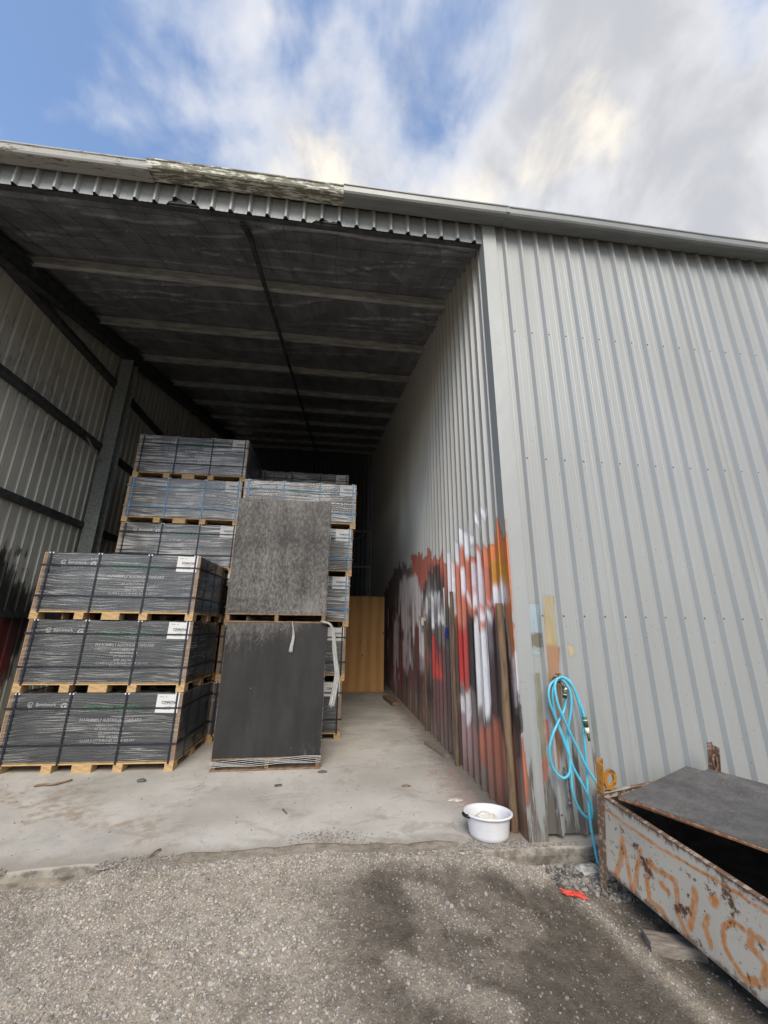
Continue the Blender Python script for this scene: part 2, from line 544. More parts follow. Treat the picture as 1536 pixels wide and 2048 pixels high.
def scuffed(name, amount, base=(0.020, 0.021, 0.023), sc=(0.26, 0.25, 0.235), stretch=(3, 3, 1.6), scale=9.0, soft=0.20, corner=None):
    """black film-faced ply with dried-concrete scuffs"""
    mt, nt, bs = mat_new(name)
    a = tex(nt, 'noise', scale, stretch, Detail=10.0, Roughness=0.78)
    b = tex(nt, 'noise', 1.6, (1, 1, 1), Detail=4.0)
    st = tex(nt, 'noise', 2.0, (2.2, 2.2, 0.6), Detail=7.0, Roughness=0.65)
    m_ = mth(nt, 'ADD', mth(nt, 'MULTIPLY', a.outputs[0], 0.7), mth(nt, 'MULTIPLY', b.outputs[0], 0.35))
    m_ = mth(nt, 'ADD', m_, mth(nt, 'MULTIPLY', st.outputs[0], 0.22))
    if corner:
        tc = N(nt, 'ShaderNodeTexCoord'); sp = N(nt, 'ShaderNodeSeparateXYZ'); nt.links.new(tc.outputs['Object'], sp.inputs[0])
        cz = mth(nt, 'SUBTRACT', sp.outputs[2], mth(nt, 'MULTIPLY', sp.outputs[0], corner[1]))
        m_ = mth(nt, 'ADD', m_, mrange(nt, cz, corner[0] - 0.55, corner[0], 0.0, 0.19))
    f = mrange(nt, m_, 0.82 - amount, 0.82 - amount + soft)
    v = tex(nt, 'voronoi', 30, (1, 1, 0.5), Randomness=1.0)
    dots = mth(nt, 'MULTIPLY', mth(nt, 'LESS_THAN', v.outputs['Distance'], 0.08), mth(nt, 'GREATER_THAN', b.outputs[0], 0.58))
    c = mixc(nt, mrange(nt, st.outputs[0], 0.35, 0.7), tuple(x * 0.8 for x in base), tuple(x * 1.35 for x in base))
    c = mixc(nt, f, c, sc)
    c = mixc(nt, dots, c, (0.42, 0.40, 0.36))
    nt.links.new(c, bs.inputs['Base Color'])
    nt.links.new(mrange(nt, f, 0, 1, 0.50, 0.85), bs.inputs['Roughness'])
    bs.inputs['Specular IOR Level'].default_value = 0.35
    bump(nt, bs, a.outputs[0], 0.15, 0.003)
    return mt


M['board_scuffed'] = scuffed('board_scuffed', 0.29, (0.030, 0.029, 0.028), (0.24, 0.23, 0.215), (1.5, 1.5, 0.8), 22.0, 0.30)
M['board_dark'] = scuffed('board_dark', 0.125, (0.026, 0.025, 0.025), (0.17, 0.16, 0.15), (1.5, 1.5, 0.8), 16.0, 0.30, (1.45, 0.35))
M['lid_ply'] = scuffed('lid_ply', 0.20, (0.080, 0.077, 0.076), (0.22, 0.21, 0.20), (1.2, 5, 2), 20.0, 0.30)
M['core'] = simple('board_stack_edges', (0.10, 0.07, 0.05), 0.85, 0, 0.5, 5, (1, 1, 40), 0.3)


def plywood():
    mt, nt, bs = mat_new('raw_plywood')
    tc = N(nt, 'ShaderNodeTexCoord')
    mp = N(nt, 'ShaderNodeMapping'); mp.inputs['Scale'].default_value = (2.2, 1, 0.42)
    nt.links.new(tc.outputs['Object'], mp.inputs[0])
    wv = N(nt, 'ShaderNodeTexWave', wave_type='BANDS', bands_direction='X', inp={'Scale': 0.55, 'Distortion': 13.0, 'Detail': 2.0, 'Detail Scale': 0.5})
    nt.links.new(mp.outputs[0], wv.inputs['Vector'])
    n = tex(nt, 'noise', 3, (1, 1, 0.5), Detail=4.0)
    v = tex(nt, 'voronoi', 4.3, (1, 1, 0.8), Randomness=1.0)
    c = mixc(nt, mrange(nt, wv.outputs[0], 0.1, 0.95, 0, 0.55), (0.68, 0.37, 0.14), (0.44, 0.21, 0.065))
    c = mixc(nt, mrange(nt, n.outputs[0], 0.35, 0.7, 0, 0.4), c, (0.66, 0.39, 0.16))
    c = mixc(nt, mth(nt, 'LESS_THAN', v.outputs['Distance'], 0.075), c, (0.07, 0.028, 0.012))
    nt.links.new(c, bs.inputs['Base Color'])
    bs.inputs['Roughness'].default_value = 0.65
    return mt


M['ply'] = plywood()


def foil():
    mt, nt, bs = mat_new('sooty_foil')
    n = tex(nt, 'noise', 2.5, (1.4, 0.7, 1), Detail=7.0, Roughness=0.65)
    n2 = tex(nt, 'noise', 9, (2.5, 0.6, 1), Detail=6.0, Roughness=0.6)
    c = mixc(nt, mrange(nt, n.outputs[0], 0.35, 0.72), (0.235, 0.245, 0.265), (0.40, 0.415, 0.44))
    nt.links.new(c, bs.inputs['Base Color'])
    bs.inputs['Metallic'].default_value = 0.5
    bs.inputs['Roughness'].default_value = 0.38
    cr = tex(nt, 'noise', 3.2, (1.0, 0.5, 1), Detail=3.0, Roughness=0.5, Distortion=1.6)
    crease = mth(nt, 'ABSOLUTE', mth(nt, 'SUBTRACT', cr.outputs[0], 0.5))
    h = mth(nt, 'ADD', mth(nt, 'MULTIPLY', n2.outputs[0], 0.5), mrange(nt, crease, 0.0, 0.05, 0.45, 0.0))
    bump(nt, bs, h, 0.3, 0.03)
    return mt


M['foil'] = foil()


def concrete():
    mt, nt, bs = mat_new('dusty_concrete')
    L = nt.links.new
    a = tex(nt, 'noise', 1.1, (1, 1, 1), Detail=7.0, Roughness=0.6)
    b = tex(nt, 'noise', 9.0, (1, 1, 1), Detail=8.0, Roughness=0.7)
    fine = tex(nt, 'noise', 75.0, (1, 1, 1), Detail=4.0)
    c = mixc(nt, mrange(nt, a.outputs[0], 0.35, 0.68), (0.40, 0.38, 0.345), (0.56, 0.535, 0.495))
    c = mixc(nt, mrange(nt, b.outputs[0], 0.52, 0.72, 0, 0.4), c, (0.34, 0.315, 0.28))
    c = mixc(nt, mrange(nt, fine.outputs[0], 0.55, 0.75, 0, 0.25), c, (0.28, 0.265, 0.24))
    sm = tex(nt, 'noise', 2.3, (1, 1.6, 1), Detail=10.0, Roughness=0.68, Distortion=0.8)
    c = mixc(nt, mrange(nt, sm.outputs[0], 0.52, 0.64, 0, 0.6), c, (0.31, 0.29, 0.26))
    sc2 = tex(nt, 'noise', 5.0, (3.5, 0.8, 1), Detail=8.0, Roughness=0.7, Distortion=1.5)
    c = mixc(nt, mrange(nt, sc2.outputs[0], 0.60, 0.66, 0, 0.4), c, (0.24, 0.225, 0.2))
    tc = N(nt, 'ShaderNodeTexCoord'); sp = N(nt, 'ShaderNodeSeparateXYZ'); L(tc.outputs['Object'], sp.inputs[0])
    # dirt washed along the foot of the cladding and sand tracked over the left of the apron
    jit = mth(nt, 'MULTIPLY', mth(nt, 'SUBTRACT', b.outputs[0], 0.5), 0.55)
    d1 = mrange(nt, mth(nt, 'ADD', sp.outputs[0], jit), -0.42, -0.10)
    d1 = mth(nt, 'MULTIPLY', d1, mrange(nt, sp.outputs[0], 0.02, 0.05, 1, 0))
    c = mixc(nt, mth(nt, 'MULTIPLY', d1, 0.75), c, (0.19, 0.155, 0.12))
    sx = mth(nt, 'ADD', mth(nt, 'MULTIPLY', sp.outputs[0], 0.55), sp.outputs[1])
    sj = mth(nt, 'ADD', sx, mth(nt, 'MULTIPLY', mth(nt, 'SUBTRACT', a.outputs[0], 0.5), 2.2))
    d2 = mth(nt, 'MULTIPLY', mrange(nt, mth(nt, 'ABSOLUTE', mth(nt, 'ADD', sj, 1.15)), 0.05, 0.28, 1, 0), mrange(nt, b.outputs[0], 0.42, 0.6))
    d2 = mth(nt, 'MULTIPLY', d2, mrange(nt, sp.outputs[0], -3.0, -2.4, 1, 0))
    c = mixc(nt, mth(nt, 'MULTIPLY', d2, 0.7), c, (0.31, 0.235, 0.165))
    d3 = mrange(nt, mth(nt, 'ADD', sp.outputs[1], mth(nt, 'MULTIPLY', mth(nt, 'SUBTRACT', b.outputs[0], 0.5), 0.5)), -0.02, 0.22, 1, 0)
    c = mixc(nt, mth(nt, 'MULTIPLY', d3, 0.8), c, (0.30, 0.27, 0.225))
    fz = mrange(nt, mth(nt, 'ADD', sp.outputs[2], mth(nt, 'MULTIPLY', mth(nt, 'SUBTRACT', b.outputs[0], 0.5), 0.03)), -0.012, -0.003, 1, 0)
    c = mixc(nt, mth(nt, 'MULTIPLY', fz, 0.85), c, mixc(nt, mrange(nt, b.outputs[0], 0.4, 0.6), (0.13, 0.115, 0.095), (0.34, 0.31, 0.26)))
    # flakes of dried pink paint by the wall
    px = mth(nt, 'MULTIPLY', mrange(nt, sp.outputs[0], -0.52, -0.36), mrange(nt, sp.outputs[0], -0.16, -0.08, 1, 0))
    py = mth(nt, 'MULTIPLY', mrange(nt, sp.outputs[1], 0.4, 0.6), mrange(nt, sp.outputs[1], 1.5, 1.9, 1, 0))
    pk = mth(nt, 'MULTIPLY', mth(nt, 'MULTIPLY', px, py), mrange(nt, b.outputs[0], 0.50, 0.55))
    c = mixc(nt, mth(nt, 'MULTIPLY', pk, 0.7), c, (0.42, 0.28, 0.26))
    L(c, bs.inputs['Base Color'])
    bs.inputs['Roughness'].default_value = 0.88
    h = mth(nt, 'ADD', mth(nt, 'MULTIPLY', fine.outputs[0], 0.35), b.outputs[0])
    bump(nt, bs, h, 0.35, 0.008)
    return mt


M['concrete'] = concrete()


def dirt():
    mt, nt, bs = mat_new('yard_dirt')
    L = nt.links.new
    at = N(nt, 'ShaderNodeAttribute', attribute_name='paint')
    a = tex(nt, 'noise', 14, (1, 1, 1), Detail=9.0, Roughness=0.75)
    v = tex(nt, 'voronoi', 85, (1, 1, 1), Randomness=1.0)
    c = mixc(nt, mrange(nt, a.outputs[0], 0.3, 0.7, 0, 1), (0.62, 0.60, 0.58), (1.3, 1.3, 1.3))
    c = mixc(nt, 1.0, at.outputs['Color'], c, 'MULTIPLY')
    sp = mrange(nt, v.outputs['Distance'], 0.05, 0.45, 0.5, 0.0)
    c = mixc(nt, mth(nt, 'MULTIPLY', sp, at.outputs['Alpha']), c, (0.42, 0.40, 0.36))
    L(c, bs.inputs['Base Color'])
    bs.inputs['Roughness'].default_value = 0.92
    h = mth(nt, 'ADD', a.outputs[0], mth(nt, 'MULTIPLY', mth(nt, 'SUBTRACT', 1.0, v.outputs['Distance']), 0.25))
    bump(nt, bs, h, 0.7, 0.02)
    return mt


M['dirt'] = dirt()


def stone():
    mt, nt, bs = mat_new('crushed_stone')
    at = N(nt, 'ShaderNodeAttribute', attribute_name='paint')
    n = tex(nt, 'noise', 160, (1, 1, 1), Detail=3.0)
    nt.links.new(mixc(nt, 1.0, at.outputs['Color'], mixc(nt, n.outputs[0], (0.7, 0.7, 0.7), (1.25, 1.25, 1.25)), 'MULTIPLY'), bs.inputs['Base Color'])
    bs.inputs['Roughness'].default_value = 0.88
    return mt


M['stone'] = stone()


def bin_steel():
    mt, nt, bs = mat_new('bin_chipped_paint')
    L = nt.links.new
    n = tex(nt, 'noise', 7, (1, 1, 1), Detail=10.0, Roughness=0.78)
    n2 = tex(nt, 'noise', 30, (1, 1, 0.5), Detail=6.0, Roughness=0.7)
    w = tex(nt, 'noise', 2.2, (1, 1, 1), Detail=3.0)
    at = N(nt, 'ShaderNodeAttribute', attribute_name='paint')
    c = mixc(nt, mrange(nt, w.outputs[0], 0.35, 0.7), (0.52, 0.485, 0.42), (0.40, 0.38, 0.34))
    pa = mth(nt, 'MULTIPLY', at.outputs['Alpha'], mrange(nt, n2.outputs[0], 0.30, 0.54, 0.30, 0.97))
    c = mixc(nt, pa, c, at.outputs['Color'])
    rust = mth(nt, 'ADD', mrange(nt, n.outputs[0], 0.545, 0.60), 0.0)
    thin = mrange(nt, n2.outputs[0], 0.61, 0.65)
    rf = mth(nt, 'MAXIMUM', rust, thin)
    tc = N(nt, 'ShaderNodeTexCoord'); sp = N(nt, 'ShaderNodeSeparateXYZ'); L(tc.outputs['Object'], sp.inputs[0])
    ez = mth(nt, 'ADD', sp.outputs[2], mth(nt, 'MULTIPLY', mth(nt, 'SUBTRACT', n2.outputs[0], 0.5), 0.16))
    rf = mth(nt, 'MAXIMUM', rf, mrange(nt, ez, -0.03, 0.0, 0, 0.9))
    rf = mth(nt, 'MAXIMUM', rf, mrange(nt, ez, -0.43, -0.40, 0.8, 0))
    sk = tex(nt, 'noise', 9, (1, 2.2, 0.16), Detail=4.0, Roughness=0.6)
    rf = mth(nt, 'MAXIMUM', rf, mrange(nt, sk.outputs[0], 0.64, 0.70, 0, 0.55))
    rc = mixc(nt, n2.outputs[0], (0.045, 0.022, 0.014), (0.17, 0.075, 0.04))
    c = mixc(nt, rf, c, rc)
    L(c, bs.inputs['Base Color'])
    bs.inputs['Roughness'].default_value = 0.6
    bs.inputs['Metallic'].default_value = 0.1
    bump(nt, bs, n.outputs[0], 0.3, 0.004)
    return mt


M['bin'] = bin_steel()
M['bin_rusty'] = weathered('bin_rust', (0.33, 0.28, 0.23), (0.17, 0.10, 0.065), 0.52)
M['bin_orange'] = weathered('bin_orange', (0.42, 0.19, 0.03), (0.18, 0.09, 0.03), 0.42)
M['bin_in'] = simple('bin_inside', (0.035, 0.026, 0.022), 0.85, 0, 0.4)  # near-black rust brown, shade of the inside put into the colour
M['hose'] = simple('hose_blue', (0.10, 0.46, 0.62), 0.35, 0, 0.12, 9, bstr=0)
M['conn_green'] = simple('connector_green', (0.055, 0.085, 0.035), 0.4, 0, 0.2, bstr=0)
M['conn_white'] = simple('connector_white', (0.66, 0.68, 0.56), 0.4, 0, 0.1, bstr=0)
M['brass'] = simple('old_brass', (0.17, 0.115, 0.08), 0.45, 0.7, 0.4, 30, bstr=0.1)
M['pipe'] = simple('grimy_pipe', (0.16, 0.15, 0.14), 0.6, 0.1, 0.5, 30)
M['tub'] = simple('tub_plastic', (0.70, 0.71, 0.74), 0.38, 0, 0.06, 5, bstr=0.05)
M['grip'] = simple('grip_black', (0.012, 0.012, 0.013), 0.5, 0, 0.2, bstr=0)
M['plaster'] = simple('plaster_lump', (0.62, 0.60, 0.54), 0.9, 0, 0.25, 30, (1, 1, 1), 0.6, 0.01)
M['rubble_pale'] = simple('pale_rubble', (0.36, 0.35, 0.32), 0.9, 0, 0.35, 30, (1, 1, 1), 0.6, 0.01)
M['red'] = simple('red_cloth', (0.62, 0.07, 0.045), 0.7, 0, 0.25, 25, bstr=0.4)
M['rubber'] = simple('dark_scrap', (0.09, 0.10, 0.10), 0.7, 0, 0.3)
M['screw'] = simple('screw_head', (0.10, 0.10, 0.10), 0.5, 0.4, 0.2, bstr=0)
M['plastic'] = simple('socket_plastic', (0.55, 0.54, 0.5), 0.5, 0, 0.1, bstr=0)

# ------------------------------------------------------------------ ground
def ground_z(x, y):
    x = np.asarray(x, float); y = np.asarray(y, float)
    base = 0.006 - 0.118 * sstep(-0.75, 0.05, x) - 0.085 * sstep(-2.7, -3.2, x)
    fall = 0.095 * np.clip(-0.12 - y, 0, 2.2)
    z = base - fall
    # gravel pushed up against the slab in the middle of the opening
    z = z + 0.020 * np.exp(-((x + 1.6) / 0.9) ** 2) * sstep(-0.5, -0.1, y)
    near = sstep(-9, -6, x) * (1 - sstep(4, 8, x)) * sstep(-6, -4, y)
    z = z * near + -0.30 * (1 - near)
    z = np.where(y > 0.3, -0.32, z)
    det = (fbm(x * 3.1 + 9, y * 3.1, 3) - 0.5) * 0.035 + (fbm(x * 14, y * 14, 5, 3) - 0.5) * 0.016
    return z + det * np.where(y > 0.3, 0, 1) * near


def dirtness(x, y):
    """1 = dark damp fines, 0 = pale loose gravel"""
    n1 = fbm(x * 2.2, y * 2.2, 21) - 0.5
    d = sstep(-1.80, -1.10, x + 0.29 * (y + 0.7) + 0.26 * n1)
    d *= sstep(-0.18, -0.40, y + 0.25 * (fbm(x * 5, y * 5, 8) - 0.5))
    # loose pale gravel left between the wheel tracks
    def band(ax, ay, bx, by, w):
        ex, ey = bx - ax, by - ay
        t = np.clip(((x - ax) * ex + (y - ay) * ey) / (ex * ex + ey * ey), 0, 1)
        q = np.hypot(x - ax - t * ex, y - ay - t * ey) + 0.16 * (fbm(x * 7, y * 7, 33) - 0.5)
        return sstep(w, w * 0.35, q)
    pale = np.maximum(band(-0.98, -0.40, -0.66, -0.74, 0.11), band(-1.12, -0.95, -0.75, -1.15, 0.13))
    pale = np.maximum(pale, 0.5 * sstep(0.60, 0.70, fbm(x * 3.1 + 3, y * 3.1, 31)))
    strip = np.exp(-((x - 0.10 - 0.25 * (-y - 0.4)) / 0.07) ** 2) * sstep(-0.3, -0.5, y)   # pale line along the bin
    d = d * (1 - 0.55 * pale)
    d = np.maximum(d, 0.22 * sstep(0.50, 0.66, fbm(x * 1.9 + 7, y * 1.9, 40)))
    return np.clip(d * (1 - 0.75 * strip), 0, 1)


def build_ground():
    xs = np.concatenate([[-400, -120, -50, -25, -14, -9, -7], np.arange(-5.6, 2.6, 0.028), [3, 4, 5, 7, 9, 14, 25, 50, 120, 400]])
    ys = np.concatenate([[-400, -120, -50, -25, -14, -9, -6, -5, -4.2, -3.6], np.arange(-3.2, 0.0, 0.028), [0.02, 0.35, 4, 9, 14, 25, 50, 120, 400]])
    X, Y = np.meshgrid(xs, ys)
    Z = ground_z(X, Y)
    V = np.stack([X, Y, Z], -1).reshape(-1, 3)
    nx, ny = len(xs), len(ys)
    i = np.arange(ny - 1)[:, None] * nx + np.arange(nx - 1)[None, :]
    F = np.stack([i, i + 1, i + nx + 1, i + nx], -1).reshape(-1, 4)
    me = mesh_np('ground', V, F, M['dirt'], True)
    d = dirtness(V[:, 0], V[:, 1])[:, None]
    col = np.array([[0.335, 0.292, 0.235]]) * (1 - d) + np.array([[0.095, 0.080, 0.062]]) * d
    paint_attr(me, np.concatenate([col, 1 - 0.75 * d], 1))
    o = link('ground', me)
    tag(o, 'pale gravel and dark dirt yard in front of the shed', 'ground', kind='structure')


build_ground()


def ico():
    t = (1 + 5 ** .5) / 2
    v = np.array([(-1, t, 0), (1, t, 0), (-1, -t, 0), (1, -t, 0), (0, -1, t), (0, 1, t), (0, -1, -t), (0, 1, -t), (t, 0, -1), (t, 0, 1), (-t, 0, -1), (-t, 0, 1)], float)
    v /= np.linalg.norm(v[0])
    f = np.array([(0, 11, 5), (0, 5, 1), (0, 1, 7), (0, 7, 10), (0, 10, 11), (1, 5, 9), (5, 11, 4), (11, 10, 2), (10, 7, 6), (7, 1, 8), (3, 9, 4), (3, 4, 2), (3, 2, 6), (3, 6, 8), (3, 8, 9), (4, 9, 5), (2, 4, 11), (6, 2, 10), (8, 6, 7), (9, 8, 1)])
    return v, f


def stones(name, px, py, pz, r, col, label):
    iv, jf = ico()
    n = len(px)
    V = iv[None] * (1 + rng.uniform(-.28, .28, (n, 12, 1)))
    sc3 = np.stack([rng.uniform(.7, 1.3, n), rng.uniform(.7, 1.3, n), rng.uniform(.45, .85, n)], -1)
    V = V * sc3[:, None, :] * r[:, None, None]
    a = rng.uniform(0, 6.28, n); b = rng.normal(0, .35, n)
    ca, sa = np.cos(a)[:, None], np.sin(a)[:, None]
    cb, sb = np.cos(b)[:, None], np.sin(b)[:, None]
    x, y, z = V[..., 0], V[..., 1], V[..., 2]
    y, z = y * cb - z * sb, y * sb + z * cb
    x, y = x * ca - y * sa, x * sa + y * ca
    V = np.stack([x + px[:, None], y + py[:, None], z + pz[:, None]], -1).reshape(-1, 3)
    F = (jf[None] + (np.arange(n) * 12)[:, None, None]).reshape(-1, 3)
    me = mesh_np(name, V, F, M['stone'])
    paint_attr(me, np.concatenate([np.repeat(col, 12, 0), np.ones((n * 12, 1))], 1))
    o = link(name, me)
    return tag(o, label, 'gravel', kind='stuff')


def stone_cols(n, lo=0.19, hi=0.55):
    g = rng.uniform(lo, hi, n) * 0.86
    t = rng.uniform(0.03, .16, n)
    return np.stack([g * (1 + t), g, g * (1 - t * 1.1)], -1)


def build_gravel():
    n = 150000
    x = rng.uniform(-4.2, 1.5, n); y = -0.10 - 2.0 * rng.uniform(0, 1, n) ** 1.15
    d = dirtness(x, y)
    keep = rng.uniform(0, 1, n) < (0.66 - 0.58 * d)
    keep &= rng.uniform(0, 1, n) < 0.95
    x, y, d = x[keep], y[keep], d[keep]
    n = len(x)
    r = 0.0030 + 0.0054 * rng.uniform(0, 1, n) ** 2.6 + 0.008 * (rng.uniform(0, 1, n) > 0.994)
    z = ground_z(x, y) + r * 0.12
    col = stone_cols(n) * (1 - 0.5 * d[:, None])
    stones('gravel', x, y, z, r, col, 'loose pale crushed gravel strewn over the yard')
    # grit carried onto the slab
    n = 9000
    x = rng.uniform(-4.4, 0.3, n); y = -0.10 + np.abs(rng.normal(0, 0.075, n))
    k = fbm(x * 2.5, y * 2.5, 77) > 0.40 + 1.2 * np.clip(y + 0.06, 0, 1)
    x1, y1 = x[k], y[k]
    h = 420
    x2 = rng.normal(-1.48, 0.12, h); y2 = rng.normal(0.17, 0.055, h)
    x3 = rng.uniform(-4.8, -0.3, 260); y3 = rng.uniform(0.05, 1.7, 260)
    x4 = rng.normal(0, 0.05, 200) - 0.16; y4 = rng.uniform(0.2, 5, 200)
    x = np.concatenate([x1, x2, x3, x4]); y = np.concatenate([y1, y2, y3, y4])
    ok = (x < 0.0 - 0.07) | (y < -0.06)
    x, y = x[ok], y[ok]
    n = len(x)
    r = 0.0028 + 0.0055 * rng.uniform(0, 1, n) ** 2.5
    stones('grit', x, y, 0.001 + r * 0.3, r, stone_cols(n, 0.16, 0.42), 'fine grit tracked onto the concrete apron')
    # coarser dark rubble between the slab end and the bin
    n = 800
    x = rng.uniform(0.02, 0.46, n); y = rng.uniform(-0.46, -0.12, n)
    k = (y > -0.42 + 0.25 * (0.25 - x) * 2)
    x, y = x[k], y[k]
    n = len(x)
    r = 0.005 + 0.017 * rng.uniform(0, 1, n) ** 2.2
    stones('rubble', x, y, ground_z(x, y) + r * 0.3, r, stone_cols(n, 0.06, 0.34), 'coarse dark rubble between slab end and steel bin')


build_gravel()


# ------------------------------------------------------------------ slab
def build_slab():
    xs = np.concatenate([[-6.6], np.arange(-5.2, 1.2, 0.03), [2, 4, 7.6]])
    edge = -0.10 - 0.012 * (xs + 2) * 0 + (fbm(xs * 2.3, xs * 0, 14, 4) - .5) * 0.05
    edge = edge + np.where(np.abs(xs + 3.05) < 0.6, 0.05 * sstep(0.6, 0.2, np.abs(xs + 3.05)), 0)
    edge = np.where(xs > 0.1, -0.112 + (fbm(xs * 9, xs * 0, 15) - .5) * 0.05, edge)
    edge[0], edge[-3:] = -0.1, -0.1
    rows = [(0.16, -0.30), (0.02, -0.12), (0.0, -0.05), (0.002, -0.012), (0.014, 0.0)]
    V = []
    for k, (dy, z) in enumerate(rows):
        j = (fbm(xs * 7 + k, xs * 0 + k, 22) - .5) * 0.03 * (0 < k < 5)
        V.append(np.stack([xs, edge + (dy if k else -0.0) + j * (k < 4), np.full_like(xs, z) + (j * 0.3 if k in (3,) else 0)], -1))
    ys = [0.05, 0.3, 1, 3, 6, 14.6]
    for y in ys:
        V.append(np.stack([xs, np.full_like(xs, y), np.zeros_like(xs)], -1))
    V.append(np.stack([xs, np.full_like(xs, 14.6), np.full_like(xs, -0.3)], -1))
    nr, nx = len(V), len(xs)
    V = np.concatenate(V)
    i = np.arange(nr - 1)[:, None] * nx + np.arange(nx - 1)[None, :]
    F = np.stack([i, i + 1, i + nx + 1, i + nx], -1).reshape(-1, 4)
    o = link('concrete_slab', mesh_np('concrete_slab', V, F, M['concrete'], False))
    tag(o, 'dusty grey concrete floor slab of the open shed bay', 'floor', kind='structure')


build_slab()

